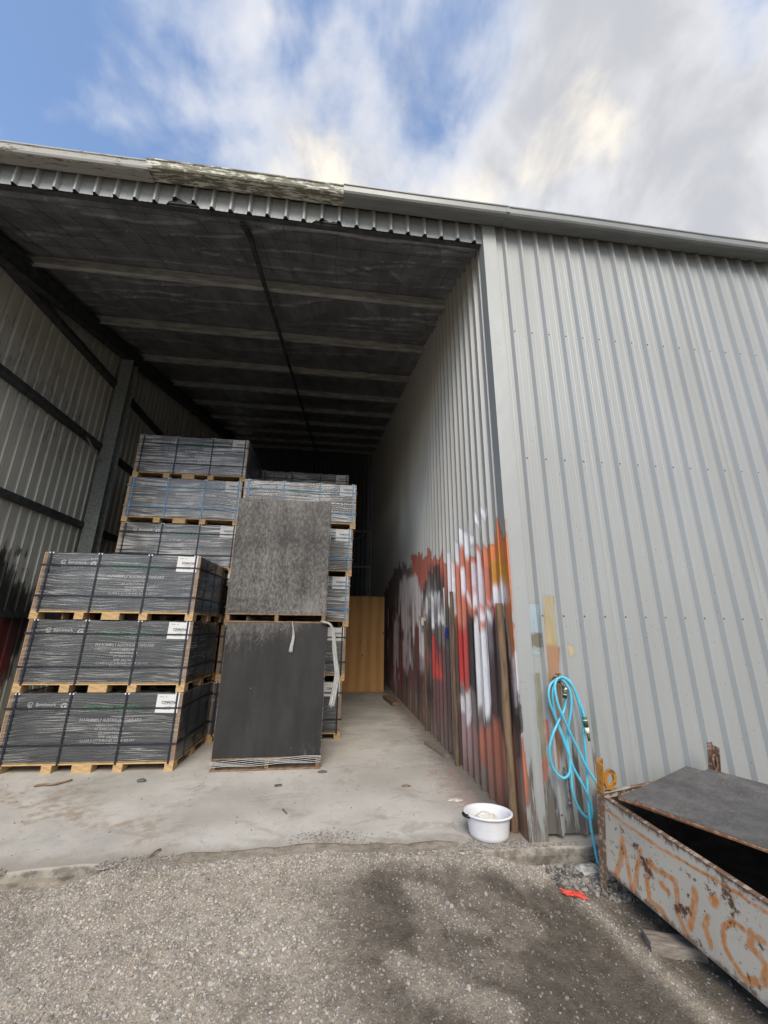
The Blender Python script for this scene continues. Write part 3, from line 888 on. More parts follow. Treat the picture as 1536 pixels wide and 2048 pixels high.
# ------------------------------------------------------------------ sprayed paint
COL = dict(soot=lin(112, 100, 97), maroon=lin(98, 62, 62), maroon2=lin(62, 40, 42), brick=lin(176, 90, 70), dark=lin(40, 36, 36), pale=lin(214, 209, 210),
           white=lin(240, 238, 242), mauve=lin(186, 174, 180), red=lin(190, 58, 50), redb=lin(200, 46, 40), salmon=lin(206, 120, 92),
           orange=lin(226, 130, 74), yellow=lin(206, 146, 52), lilac=lin(226, 218, 224), pink=lin(166, 130, 132), salmon2=lin(172, 104, 82),
           grey=lin(140, 128, 124), orange2=lin(206, 116, 84), beige=lin(184, 166, 122), brown=lin(168, 120, 84), blue=lin(168, 186, 196),
           olive=lin(112, 108, 88), olive2=lin(146, 144, 118), olive3=lin(120, 118, 80), beige2=lin(196, 180, 140), black=lin(34, 33, 34), red2=lin(158, 36, 40))
SIDE = [
 ('soot',[(9.06, 2.46), (6.78, 3.0), (4.95, 2.7), (2.91, 2.4), (1.79, 2.29), (1.1, 2.08), (0.77, 1.57), (0.3, 1.3), (-0.03, 0.94), (0.03, -0.1), (6.76, -0.3), (9.4, -0.3)]),
 ('maroon',[(8.17, 1.83), (5.95, 2.11), (3.01, 1.46), (1.92, 1.22), (2.05, 0.1), (3.48, -0.1), (6.68, -0.2), (8.37, 0.0)]),
 ('brick',[(4.55, 2.89), (2.9, 2.64), (2.02, 2.45), (2.01, 2.05), (2.61, 2.27), (3.63, 2.15), (4.46, 2.5)]),
 ('dark',[(2.29, 2.46), (2.86, 2.38), (3.63, 2.15), (3.25, 1.97), (2.19, 1.9)]),
 ('brick',[(2.08, 2.41), (1.67, 2.31), (1.73, 1.83), (2.04, 1.85)]),
 ('pale',[(5.95, 2.51), (4.16, 2.46), (3.52, 2.04), (3.84, 1.54), (4.99, 1.35), (6.1, 1.77)]),
 ('white',[(3.32, 2.06), (2.35, 1.95), (2.24, 1.63), (2.83, 1.57), (3.34, 1.74)]),
 ('pale',[(3.84, 1.62), (3.27, 1.65), (3.19, 0.93), (3.72, 0.81)]),
 ('mauve',[(5.54, 1.34), (4.61, 1.43), (4.43, 0.83), (5.42, 0.6)]),
 ('mauve',[(7.17, 1.68), (6.25, 1.72), (6.09, 0.69), (7.03, 0.61)]),
 ('red',[(2.96, 1.31), (2.63, 1.43), (2.54, 1.19), (2.85, 1.1)]),
 ('red',[(3.17, 1.16), (2.43, 1.16), (2.37, 0.75), (3.0, 0.81)]),
 ('salmon',[(1.67, 2.34), (1.06, 2.33), (0.66, 2.28), (0.47, 2.1), (0.43, 1.61), (0.85, 1.55), (1.17, 1.58), (1.65, 1.59)]),
 ('orange',[(0.44, 2.33), (0.12, 2.32), (-0.05, 2.32), (-0.07, 2.06), (-0.06, 1.72), (-0.04, 1.21), (0.03, 1.2), (0.07, 1.73), (0.4, 1.75), (0.44, 2.09)]),
 ('orange',[(0.55, 2.24), (0.31, 2.32), (0.33, 1.84), (0.49, 2.0)]),
 ('white',[(1.96, 2.49), (1.69, 2.51), (1.65, 1.95), (1.6, 1.65), (1.86, 1.72)]),
 ('white',[(1.57, 2.53), (1.24, 2.52), (1.15, 2.32), (1.51, 2.32)]),
 ('white',[(1.08, 2.59), (0.48, 2.67), (0.36, 2.68), (0.41, 2.54), (0.86, 2.52), (1.0, 2.38), (1.17, 2.2), (1.23, 2.45)]),
 ('white',[(1.38, 2.11), (1.19, 2.1), (1.09, 1.79), (1.23, 1.77)]),
 ('lilac',[(0.99, 2.23), (0.7, 2.21), (0.6, 1.91), (0.7, 1.82), (0.9, 1.92)]),
 ('yellow',[(0.38, 2.09), (0.16, 2.1), (0.02, 2.04), (0.0, 1.89), (0.21, 1.85), (0.38, 1.84)]),
 ('white',[(0.41, 1.8), (0.21, 1.85), (0.03, 1.85), (0.01, 1.77), (0.16, 1.62), (0.37, 1.59), (0.5, 1.69)]),
 ('white',[(0.99, 1.9), (0.85, 1.87), (0.74, 1.77), (0.62, 1.79), (0.58, 1.71), (0.73, 1.65), (0.93, 1.76)]),
 ('red',[(1.61, 1.59), (1.19, 1.55), (1.19, 1.1), (1.3, 0.83), (1.58, 0.9)]),
 ('red',[(0.43, 1.61), (0.18, 1.63), (0.21, 1.31), (0.36, 1.26)]),
 ('redb',[(1.54, 1.53), (1.34, 1.52), (1.34, 1.04), (1.53, 0.99)]),
 ('dark',[(1.14, 1.68), (0.88, 1.65), (0.92, 1.12), (1.14, 0.81), (1.19, 1.1)]),
 ('white',[(0.95, 1.6), (0.5, 1.57), (0.49, 1.29), (0.62, 0.84), (0.75, 0.69), (0.94, 0.7), (0.99, 1.12)]),
 ('pale',[(0.66, 1.57), (0.58, 1.57), (0.6, 1.29), (0.68, 1.28)]),
 ('maroon2',[(0.54, 1.47), (0.14, 1.5), (0.07, 1.2), (0.04, 0.86), (0.12, 0.62), (0.61, 0.55), (0.61, 0.93)]),
 ('redb',[(0.3, 1.6), (0.19, 1.6), (0.21, 1.35), (0.29, 1.32)]),
 ('lilac',[(0.02, 1.28), (-0.04, 1.21), (-0.05, 0.95), (0.02, 0.97)]),
 ('pale',[(1.43, 0.92), (1.16, 0.85), (1.17, 0.56), (1.44, 0.56)]),
 ('lilac',[(1.61, 0.68), (1.31, 0.63), (1.28, 0.25), (1.57, 0.17)]),
 ('pink',[(1.51, 0.49), (1.12, 0.52), (1.09, 0.0), (1.0, -0.1), (1.34, -0.11), (1.52, -0.1)]),
 ('salmon2',[(1.08, 0.53), (0.68, 0.61), (0.43, 0.59), (0.11, 0.59), (0.08, 0.26), (0.08, -0.1), (0.34, -0.1), (0.71, -0.1), (1.0, -0.1)]),
 ('grey',[(1.06, 0.22), (0.82, 0.24), (0.77, -0.1), (1.01, -0.1)]),
 ('orange2',[(-0.05, 0.67), (-0.1, 0.61), (-0.04, 0.14), (0.03, 0.11)]),
 ('dark',[(0.08, 0.85), (-0.05, 0.88), (-0.05, 0.6), (0.06, 0.57)]),
]
FRONT = [
 ('beige',[(0.285, 1.771), (0.387, 1.781), (0.37, 1.482), (0.358, 1.166), (0.331, 0.94), (0.216, 0.941), (0.245, 1.321)]),
 ('brown',[(0.262, 1.361), (0.382, 1.361), (0.339, 0.867), (0.304, 0.515), (0.247, 0.381), (0.255, 0.654), (0.221, 0.868)]),
 ('blue',[(0.127, 1.692), (0.232, 1.702), (0.214, 1.44), (0.125, 1.439)]),
 ('olive',[(0.13, 1.439), (0.218, 1.44), (0.212, 1.341), (0.12, 1.34)]),
 ('blue',[(0.118, 1.32), (0.194, 1.337), (0.198, 1.29), (0.127, 1.281)]),
 ('olive2',[(0.104, 1.136), (0.191, 1.143), (0.188, 0.796), (0.169, 0.518), (0.096, 0.519), (0.103, 0.869)]),
 ('salmon',[(0.096, 0.519), (0.176, 0.538), (0.175, 0.383), (0.143, 0.318), (0.09, 0.346)]),
 ('salmon',[(0.188, 0.796), (0.211, 0.778), (0.201, 0.62), (0.181, 0.586)]),
 ('beige2',[(0.443, 1.382), (0.507, 1.362), (0.506, 1.283), (0.463, 1.263)]),
 ('olive3',[(0.05, 0.067), (0.108, 0.064), (0.105, -0.028), (0.04, -0.025)]),
]
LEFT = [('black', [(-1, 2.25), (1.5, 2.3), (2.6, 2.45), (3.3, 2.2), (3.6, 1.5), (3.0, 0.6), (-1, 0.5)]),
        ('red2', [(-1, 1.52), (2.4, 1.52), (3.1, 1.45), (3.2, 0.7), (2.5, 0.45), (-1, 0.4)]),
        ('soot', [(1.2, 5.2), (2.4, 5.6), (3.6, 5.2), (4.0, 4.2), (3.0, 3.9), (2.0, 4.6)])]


def poly_sd(px, py, poly):
    """signed distance, positive inside"""
    d = np.full(px.shape, 1e9); ins = np.zeros(px.shape, bool)
    n = len(poly)
    for i in range(n):
        ax, ay = poly[i]; bx, by = poly[(i + 1) % n]
        ex, ey = bx - ax, by - ay
        t = np.clip(((px - ax) * ex + (py - ay) * ey) / (ex * ex + ey * ey + 1e-12), 0, 1)
        d = np.minimum(d, np.hypot(px - ax - t * ex, py - ay - t * ey))
        c = ((ay > py) != (by > py)) & (px < (bx - ax) * (py - ay) / (by - ay + 1e-12) + ax)
        ins ^= c
    return np.where(ins, d, -d)


def spray(layers, u, z, soft, wob, streak=0.0):
    """rgba over wall coordinates (u along the wall, z up)"""
    rgb = np.zeros((len(u), 3)); al = np.zeros(len(u))
    uw = u + (fbm(u * 5, z * 3, 51) - .5) * wob
    zw = z + (fbm(u * 4, z * 4, 52) - .5) * wob * 1.5 + (vnoise(u * 28, z * 0.7, 53) - .5) * streak
    for k, (c, poly) in enumerate(layers):
        pu = [p[0] for p in poly]
        w = min(1.0, (max(pu) - min(pu)) / 0.5)
        s = soft * (0.35 + 0.65 * w)
        sd = poly_sd(uw, zw, poly)
        m_ = sstep(-s, s * 0.7, sd)
        tone = (fbm(u * 6 + k, z * 2.4, 60 + k) - .5)[:, None]
        cc = np.clip(np.array(COL[c])[None] * (1 + 0.5 * tone), 0, 1)
        m_ = m_ * (0.82 + 0.18 * vnoise(u * 40, z * 1.5, 90 + k))
        rgb = rgb * (1 - m_[:, None]) + cc * m_[:, None]
        al = np.maximum(al, m_)
    return rgb, al


def paint_side(y, z):
    rgb, al = spray(SIDE, y, z, 0.058, 0.13, 0.30)
    # runs and streaks of pale, dark and red paint over the deeper half of the wall
    f = sstep(1.2, 2.6, y) * sstep(2.35, 1.7, z + 0.25 * (fbm(y * 2, z * 2, 5) - .5))
    for sd, c, th, hi in ((1, 'pale', 0.66, 0.8), (2, 'dark', 0.56, 0.7), (3, 'red2', 0.74, 0.85), (4, 'mauve', 0.68, 0.8)):
        m_ = sstep(th, hi, 0.65 * vnoise(y * 13, z * 0.55 + sd * 7, 300 + sd) + 0.35 * fbm(y * 5, z * 2.2, 310 + sd)) * f * 0.85
        rgb = rgb * (1 - m_[:, None]) + np.array(COL[c])[None] * m_[:, None]
        al = np.maximum(al, m_)
    # splashed mud at the foot
    mud = sstep(0.55, 0.0, z + 0.35 * (vnoise(y * 22, z * 1.2, 321) - .5)) * 0.75
    rgb = rgb * (1 - mud[:, None]) + np.array(lin(104, 90, 80))[None] * mud[:, None] * (0.7 + 0.6 * fbm(y * 9, z * 5, 8)[:, None])
    al = np.maximum(al, mud)
    return np.concatenate([rgb, al[:, None]], 1)


def paint_front(x, z):
    rgb, al = spray(FRONT, x, z, 0.03, 0.05)
    al = al * (0.55 + 0.4 * fbm(x * 14, z * 6, 71))
    mud = sstep(0.5, 0.0, z + 0.5 * (vnoise(x * 17, z * 1.2, 331) - .5)) * sstep(1.3, 0.5, x) * 0.7
    rgb = rgb * (1 - mud[:, None]) + np.array(lin(112, 108, 100))[None] * mud[:, None]
    al = np.maximum(al, mud)
    st = sstep(0.60, 0.72, vnoise(x * 30, z * 0.8, 341)) * sstep(1.15, 0.3, z) * sstep(0.9, 0.5, x) * 0.6
    rgb = rgb * (1 - st[:, None]) + np.array(lin(96, 78, 66))[None] * st[:, None]
    al = np.maximum(al, st)
    return np.concatenate([rgb, al[:, None]], 1)


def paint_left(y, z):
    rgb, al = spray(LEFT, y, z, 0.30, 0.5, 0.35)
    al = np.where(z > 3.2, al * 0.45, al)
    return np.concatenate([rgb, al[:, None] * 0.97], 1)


# ------------------------------------------------------------------ shed
P = 0.1905
X0 = 0.2297
ROOF = 0.25           # rise of the roof per metre going back
shed = empty('storage_shed', (0, 0, 0))
tag(shed, 'open-fronted steel storage shed clad in pale ribbed sheeting', 'shed')


def sheet_profile(n, sub):
    cell = [(-0.0952, 0), (-0.068, 0), (-0.065, 0.0012), (-0.057, 0.0012), (-0.054, 0), (-0.030, 0), (-0.010, 0.036), (0.010, 0.036), (0.030, 0), (0.054, 0), (0.057, 0.0012), (0.065, 0.0012), (0.068, 0)]
    u, h = [], []
    for k in range(n):
        for a, b in cell:
            u.append(a + 0.09525 + k * P); h.append(b)
    u.append(n * P + 0.006); h.append(0)
    u, h = np.array(u), np.array(h)
    if sub:
        t = [u[0]]; g = [h[0]]
        for i in range(1, len(u)):
            q = max(1, int(math.ceil((u[i] - u[i - 1]) / sub)))
            for j in range(1, q + 1):
                t.append(u[i - 1] + (u[i] - u[i - 1]) * j / q); g.append(h[i - 1] + (h[i] - h[i - 1]) * j / q)
        u, h = np.array(t), np.array(g)
    return u, h


def sheet(name, parent, mat, n, zs, fmap, paint=None, sub=None, ztop=None, zbot=None, dent=0.0):
    u, h = sheet_profile(n, sub)
    U, Z = np.meshgrid(u, np.asarray(zs, float))
    H = np.repeat(h[None], len(zs), 0)
    if ztop is not None or zbot is not None:
        t = (Z - zs[0]) / (zs[-1] - zs[0])
        lo = zbot(U) if zbot else np.full_like(U, zs[0])
        hi = ztop(U) if ztop else np.full_like(U, zs[-1])
        Z = lo + t * (hi - lo)
    if dent:
        H = H + (fbm(U * 2.2 + dent * 10, Z * 1.3, int(dent * 100), 3) - .5) * 0.0012
    V = fmap(U.ravel(), H.ravel(), Z.ravel())
    nx, nr = len(u), len(zs)
    i = np.arange(nr - 1)[:, None] * nx + np.arange(nx - 1)[None, :]
    F = np.stack([i, i + 1, i + nx + 1, i + nx], -1).reshape(-1, 4)
    me = mesh_np(name, V, F, mat)
    if paint is not None:
        paint_attr(me, paint(V))
    return link(name, me, parent)


def build_front_wall():
    # the frame behind the sheets: horizontal girts between uprights
    b = MB()
    for z in (0.12, 1.5, 2.95, 4.4, 5.8):
        b.box(0.06, 7.5, 0.025, 0.11, z, z + 0.1)
    for x in (0.12, 3.7, 7.3):
        b.box(x, x + 0.12, 0.112, 0.26, 0, 5.9)
    fw = b.build('front_wall', M['galv'], shed)
    fw['label'] = 'tall pale grey ribbed cladding right of the opening'
    n_sheets = 10
    for k in range(n_sheets):
        x = X0 - P / 2 + k * 4 * P
        px = x if k else x
        if k < 3:
            zs = np.concatenate([np.linspace(0.03, 1.95, 112), [2.4, 3.2, 4.2, 5.2, 5.973]])
            sub = 0.02
        else:
            zs = [0.03, 0.5, 1.0, 2.0, 3.0, 4.5, 5.97]
            sub = None
        sheet('cladding_sheet', fw, M['front_p'], 4, zs, lambda u, h, z, x=x, k=k: np.stack([x + u, -0.001 - h - 0.0015 * (k % 2), z], -1),
              paint=lambda V: paint_front(V[:, 0], V[:, 2]), sub=sub, dent=0)
    # strip of sheet between the corner flashing and the first full sheet
    V = np.array([(0.02, -0.0005, 0.03), (X0 - P / 2 + .002, -0.0005, 0.03), (X0 - P / 2 + .002, -0.0005, 5.97), (0.02, -0.0005, 5.97)])
    me = mesh_np('edge_strip', V, [(0, 1, 2, 3)], M['front_p']); paint_attr(me, np.zeros((4, 4))); link('edge_strip', me, fw)
    # screws along each girt
    s = MB()
    for z, ph in ((4.494, 0), (3.046, 1), (1.597, 2), (0.16, 3)):
        for k in range(36):
            x = X0 + k * P + 0.004
            y = -0.0425
            n = 6; r = 0.0085
            V = [(x + r * math.cos(a * 6.283 / n), y + 0.004, z + r * math.sin(a * 6.283 / n)) for a in range(n)] + [(x, y - 0.003, z)]
            s.add(V, [(i, (i + 1) % n, n) for i in range(n)])
    o = s.build('screw_heads', M['screw'], fw); o['kind'] = 'stuff'
    # corner flashing, painted with the wall
    zs = np.linspace(0.0, 5.95, 240)
    prof = [(-0.0395, 0.10), (-0.0395, 0.05), (-0.0395, 0.0), (-0.0395, -0.0425), (0.0, -0.0425), (0.03, -0.0425), (0.06, -0.0425), (0.09, -0.0425), (0.113, -0.0425), (0.113, -0.002)]
    V = np.array([[(a, b_ - 0.0005, z) for a, b_ in prof] for z in zs]).reshape(-1, 3)
    V[:, 1] += (fbm(V[:, 0] * 3, V[:, 2] * 1.5, 8) - .5) * 0.012 * (V[:, 1] < -0.03)
    nx = len(prof)
    i = np.arange(len(zs) - 1)[:, None] * nx + np.arange(nx - 1)[None, :]
    F = np.stack([i, i + 1, i + nx + 1, i + nx], -1).reshape(-1, 4)
    me = mesh_np('corner_flashing', V, F, M['front_p'])
    a1 = paint_side(V[:, 1], V[:, 2]); a2 = paint_front(V[:, 0], V[:, 2])
    a2[:, 3] *= 0.85
    paint_attr(me, np.where((V[:, 0] < -0.03)[:, None], a1, a2))
    link('corner_flashing', me, fw)


build_front_wall()


def build_side_wall():
    b = MB()
    for z in (0.1, 1.5, 2.95, 4.4, 5.6):
        b.box(0.012, 0.10, 0.13, 14.1, z, z + 0.1)
    sw = b.build('side_wall', M['galv'], shed)
    sw['label'] = 'spray-painted ribbed wall inside the opening'
    for k in range(19):
        y = 0.06 + k * 4 * P
        fine = 0.016 if k < 3 else (0.024 if k < 6 else 0.05)
        zs = np.concatenate([np.linspace(0.0, 2.9, 150 if k < 5 else 70), [3.5, 4.2, 5.0, 5.6, 6.0]])
        sheet('cladding_sheet', sw, M['side'], 4 if k < 18 else 1, zs, lambda u, h, z, y=y, k=k: np.stack([0.0 - h - 0.0015 * (k % 2), y + u, z], -1),
              paint=lambda V: paint_side(V[:, 1], V[:, 2]), sub=fine, ztop=lambda U, y=y: 6.025 + ROOF * (y + U), dent=2.2 + 0.1 * k)


build_side_wall()
XL = -6.10


def build_left_wall():
    b = MB()
    # cee girts on the inner face
    lw_frame = MB()
    lw_frame.box(XL + 0.002, XL + 0.05, 0.02, 14.1, 0.01, 0.06)
    lw = lw_frame.build('left_wall', M['galv_dark'], shed)
    lw['label'] = 'dim ribbed wall with girts on the left of the bay'
    for z in (1.56, 3.12, 4.64, 6.0):
        g = MB()
        prof = [(XL + 0.004, z), (XL + 0.13, z), (XL + 0.13, z + 0.02), (XL + 0.124, z + 0.02), (XL + 0.124, z + 0.006), (XL + 0.004, z + 0.006)]
        g.extr(prof, 'y', 0.05, 14.05)
        g.box(XL + 0.118, XL + 0.1295, 0.05, 14.05, z + 0.021, z + 0.088)
        g.box(XL + 0.004, XL + 0.1175, 0.05, 14.05, z + 0.080, z + 0.088)
        g.build('girt', M['galv_dark'], lw)
    for k in range(19):
        y = 0.02 + k * 4 * P
        zs = np.concatenate([np.linspace(0.0, 6.0, 120 if k < 7 else 30), [6.4]])
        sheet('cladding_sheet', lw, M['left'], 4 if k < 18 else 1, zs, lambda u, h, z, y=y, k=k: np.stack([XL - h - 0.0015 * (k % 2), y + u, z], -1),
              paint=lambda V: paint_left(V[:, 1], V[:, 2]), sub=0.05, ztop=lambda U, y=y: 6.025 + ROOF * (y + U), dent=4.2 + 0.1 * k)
    # corner upright behind the fascia end
    MB().box(XL - 0.02, XL + 0.14, -0.05, 0.018, 0, 5.7, 0.004).build('corner_post', M['galv'], shed)


build_left_wall()


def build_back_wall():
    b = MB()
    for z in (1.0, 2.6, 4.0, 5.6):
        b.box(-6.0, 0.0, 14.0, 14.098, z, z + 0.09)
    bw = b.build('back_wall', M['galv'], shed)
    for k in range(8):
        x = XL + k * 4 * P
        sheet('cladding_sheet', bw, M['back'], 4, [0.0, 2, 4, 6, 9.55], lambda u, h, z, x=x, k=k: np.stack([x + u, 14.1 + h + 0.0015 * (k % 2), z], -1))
    t = MB()
    t.tube([(-1.2, 13.95, 4.9), (-0.35, 13.95, 5.5)], 0.02, 6)
    t.build('brace_rod', M['galv'], bw)


build_back_wall()


def build_roof():
    b = MB()
    b.extr([(-0.12, 6.018), (14.3, 6.018 + 14.42 * ROOF), (14.3, 6.05 + 14.42 * ROOF), (-0.12, 6.05)], 'x', -6.35, 7.6)
    roof = b.build('roof', M['roof'], shed)
    pb = lambda y: 5.865 + ROOF * y
    YS = [1.5, 3.02, 4.55, 6.05, 7.55, 9.05, 10.55, 12.05, 13.5]
    for y in YS:
        z = pb(y)
        p = MB()
        p.box(-6.04, -0.035, y, y + 0.012, z, z + 0.128)            # web facing the yard
        p.box(-6.04, -0.035, y + 0.0125, y + 0.07, z, z + 0.012)
        p.box(-6.04, -0.035, y + 0.0125, y + 0.07, z + 0.116, z + 0.128)
        p.build('purlin', M['purlin'], roof)
    # eave purlin right behind the fascia
    MB().box(-6.04, -0.035, 0.03, 0.09, 5.715, 5.86).build('eave_purlin', M['galv_dark'], roof)
    # sagging foil blanket
    xs = np.linspace(-6.07, -0.01, 260); ys = np.concatenate([np.linspace(0.095, 5, 240), np.linspace(5.1, 14.08, 90)])
    X, Y = np.meshgrid(xs, ys)
    Z = pb(Y) + 0.138
    knots = [0.0] + YS + [15.2]
    sag = np.zeros_like(Y)
    for a, c in zip(knots[:-1], knots[1:]):
        t = np.clip((Y - a) / (c - a), 0, 1)
        sag = np.where((Y >= a) & (Y < c), np.sin(np.pi * t) ** 1.2, sag)
    amp = 0.045 + 0.05 * fbm(X * 0.7, Y * 0.5, 4)
    free = np.minimum(1, sag * 4)
    wr = np.abs(fbm(X * 0.55 + Y * 0.25, Y * 4.5 + X * 0.35, 9, 3) - .5)
    wr2 = np.abs(fbm(X * 3.0 - Y * 0.8, Y * 0.7, 19, 2) - .5)
    Z = Z - sag * amp + free * ((fbm(X * 0.9, Y * 2.2, 6, 3) - .5) * 0.05 - 0.022 * sstep(0.07, 0.0, wr) - 0.016 * sstep(0.06, 0.0, wr2))
    Z = Z - 0.20 * sstep(0.95, 0.09, Y)
    V = np.stack([X, Y, Z], -1).reshape(-1, 3)
    nx, ny = len(xs), len(ys)
    i = np.arange(ny - 1)[:, None] * nx + np.arange(nx - 1)[None, :]
    F = np.stack([i, i + nx, i + nx + 1, i + 1], -1).reshape(-1, 4)
    link('foil_blanket', mesh_np('foil_blanket', V, F, M['foil'], True), roof)
    # safety mesh wires under the foil
    w = MB()
    zi = lambda x, y: float(Z[np.argmin(np.abs(ys - y)), np.argmin(np.abs(xs - x))]) - 0.006
    for x in np.arange(-5.9, -0.1, 0.30):
        w.tube([(x + 0.01 * math.sin(y * 5), y, zi(x, y)) for y in np.linspace(0.1, 1.49, 9)], 0.0022, 3, False)
    for y in (0.25, 0.45, 0.68, 0.92, 1.2):
        w.tube([(x, y, zi(x, y)) for x in np.linspace(-6.0, -0.1, 45)], 0.0022, 3, False)
    o = w.build('wire_mesh', M['galv_dark'], roof); o['kind'] = 'stuff'
    # bridging bar under the purlins and the rafter along the left wall
    br = MB()
    br.extr([(0.10, 5.71), (0.14, 5.705), (0.4, 5.90), (13.5, pb(13.5) - 0.005), (13.5, pb(13.5) - 0.05), (0.4, 5.855), (0.1, 5.66)], 'x', -2.73, -2.68)
    br.build('bridging_bar', M['galv_dark'], roof)
    rf = MB()
    for x0, x1, lo, hi in ((-5.90, -5.885, -0.26, -0.004), (-5.96, -5.83, -0.275, -0.2605), (-5.96, -5.83, -0.0035, 0.0)):
        rf.extr([(0.1, pb(0.1) + lo), (14.0, pb(14.0) + lo), (14.0, pb(14.0) + hi), (0.1, pb(0.1) + hi)], 'x', x0, x1)
    rf.build('rafter', M['galv_dark'], shed)
    c = MB()
    y0, y1 = 4.05, 4.27
    top = pb(4.05) - 0.28
    c.box(-5.99, -5.76, y0, y0 + 0.012, 0.02, top)
    c.box(-5.99, -5.76, y1 - 0.012, y1, 0.02, top)
    c.box(-5.885, -5.872, y0 + 0.0125, y1 - 0.0125, 0.02, top)
    c.box(-6.05, -5.70, y0 - 0.05, y1 + 0.05, 0.0, 0.0195)
    col = c.build('column', M['galv'], shed)
    col['label'] = 'galvanised steel column on the left wall'
    g = MB()
    g.tube([(-5.92, 4.02, 4.35), (-5.99, 3.6, 4.66)], 0.014, 6)
    g.build('fly_brace', M['galv'], col)


build_roof()


def build_fascia_gutter():
    f = MB()
    f.box(-6.1, -0.04, 0.012, 0.0285, 5.73, 5.98)
    fw = f.build('fascia_rail', M['galv_dark'], shed)
    torn = [(-3.45, -3.12, 0.095), (-1.95, -1.62, 0.07)]

    def bottom(x):
        z = 5.698 + 0.006 * (vnoise(x * 6, x * 0, 3) - .5)
        for a, b_, h in torn:
            t = np.clip((x - a) / (b_ - a), 0, 1)
            z = z + h * np.where((x > a) & (x < b_), (np.sin(np.pi * t) ** 0.5) * (0.45 + 0.75 * vnoise(x * 21, x * 0, 9)), 0)
        return z
    n = 8
    w = 4 * P
    for k in range(n):
        x = -0.037 - (k + 1) * w
        sheet('cladding_sheet', fw, M['front'], 4, [5.70, 5.76, 5.84, 5.97], lambda u, h, z, x=x, k=k: np.stack([x + u, 0.008 - h - 0.002 * (k % 2), z], -1),
              sub=0.012, zbot=lambda U, x=x: bottom(x + U), dent=6.2 + 0.1 * k)
    s = MB()
    for k in range(31):
        x = -0.037 - 0.09 - k * P
        s.box(x - 0.005, x + 0.005, -0.002, 0.004, 5.775, 5.785)
    o = s.build('screw_heads', M['screw'], fw); o['kind'] = 'stuff'

    def gutter(x0, x1, mat, label, dz=0.0, dy=0.0, big=1.0, tilt=0.0):
        y0 = -0.036
        e = lambda d: y0 - d * big
        pr = [(y0, 5.912), (e(.060), 5.902), (e(.125), 5.880), (e(.150), 5.884), (e(.161), 5.902), (e(.164), 5.962), (e(.173), 5.970), (e(.173), 5.984), (e(.160), 5.990),
              (e(.150), 5.984), (e(.155), 5.905), (e(.146), 5.893), (e(.124), 5.889), (e(.060), 5.911), (y0 - 0.004, 5.919), (y0 - 0.004, 6.028), (y0, 6.028)]
        g = MB()
        segs = 9
        for j in range(segs):
            a = x0 + (x1 - x0) * j / segs; c = x0 + (x1 - x0) * (j + 1) / segs
            wv = lambda x: 0.006 * math.sin(x * 1.7) + tilt * (x - x0)
            n_ = len(pr)
            V = [(a, u + dy, v + dz + wv(a)) for u, v in pr] + [(c, u + dy, v + dz + wv(c)) for u, v in pr]
            F = [(i, (i + 1) % n_, n_ + (i + 1) % n_, n_ + i) for i in range(n_)]
            if j == 0: F.append(tuple(range(n_)))
            if j == segs - 1: F.append(tuple(range(2 * n_ - 1, n_ - 1, -1)))
            g.add(V, F)
        o = g.build('gutter', mat, shed)
        o['label'] = label
        return o
    gutter(-6.4, -3.58, M['gutter_old'], 'chalky stained gutter length at the left end', 0.0)
    gutter(-3.60, -1.45, M['gutter_peel'], 'peeling weathered gutter length over the middle of the opening', 0.014, -0.006, 1.03)
    gutter(-1.62, 0.19, M['gutter'], 'clean grey gutter length ending at the corner', -0.002, -0.022, 1.1)
    gutter(0.191, 7.6, M['gutter'], 'long clean grey gutter over the tall wall', -0.004, -0.021, 1.09)
    MB().box(-6.2, 7.5, -0.062, -0.0508, 5.93, 5.955).build('light_stop_strip', M['gutter'], shed)  # added strips that stop stray light behind the gutter
    MB().box(-6.2, 7.5, -0.0505, -0.0010, 5.975, 5.985).build('light_stop_strip', M['gutter'], shed)
    j = MB()
    j.box(0.172, 0.208, -0.2405, -0.2365, 5.895, 5.965)
    j.build('gutter_joint', M['gutter'], shed)


build_fascia_gutter()

# ------------------------------------------------------------------ lettering
def text_mesh(name, body, width, height, mat, bold=0.0, slant=0.0):
    """flat lettering lying in the XZ plane facing -Y, centred on its origin, fitted to width x cap height"""
    cu = bpy.data.curves.new(name, 'FONT')
    cu.body = body
    cu.size = 1.0
    cu.offset = bold
    cu.shear = slant
    cu.resolution_u = 2
    ob = bpy.data.objects.new(name, cu)
    C.objects.link(ob)
    dg = bpy.context.evaluated_depsgraph_get()
    me = bpy.data.meshes.new_from_object(ob.evaluated_get(dg))
    bpy.data.objects.remove(ob)
    bpy.data.curves.remove(cu)
    co = np.empty(len(me.vertices) * 3); me.vertices.foreach_get('co', co); co = co.reshape(-1, 3)
    lo, hi = co.min(0), co.max(0)
    x = (co[:, 0] - (lo[0] + hi[0]) / 2) * width / max(hi[0] - lo[0], 1e-6)
    z = (co[:, 1] - (lo[1] + hi[1]) / 2) * height / max(hi[1] - lo[1], 1e-6)
    me.vertices.foreach_set('co', np.stack([x, np.zeros_like(x), z], -1).ravel())
    me.materials.clear(); me.materials.append(mat)
    me.name = name
    me.update()
    return me


# ------------------------------------------------------------------ formply packs
PW, PD, PH, PITCH = 1.78, 1.2, 0.675, 0.767
DECK0, DECK1 = 0.074, 0.088


def ring_x(x, w, y0, y1, z0, z1, t=0.0025):
    """strap loop in the YZ plane at x"""
    b = MB()
    b.box(x - w / 2, x + w / 2, y0 - t, y0, z0 - t, z1 + t)
    b.box(x - w / 2, x + w / 2, y1, y1 + t, z0 - t, z1 + t)
    b.box(x - w / 2, x + w / 2, y0, y1, z1, z1 + t)
    return b


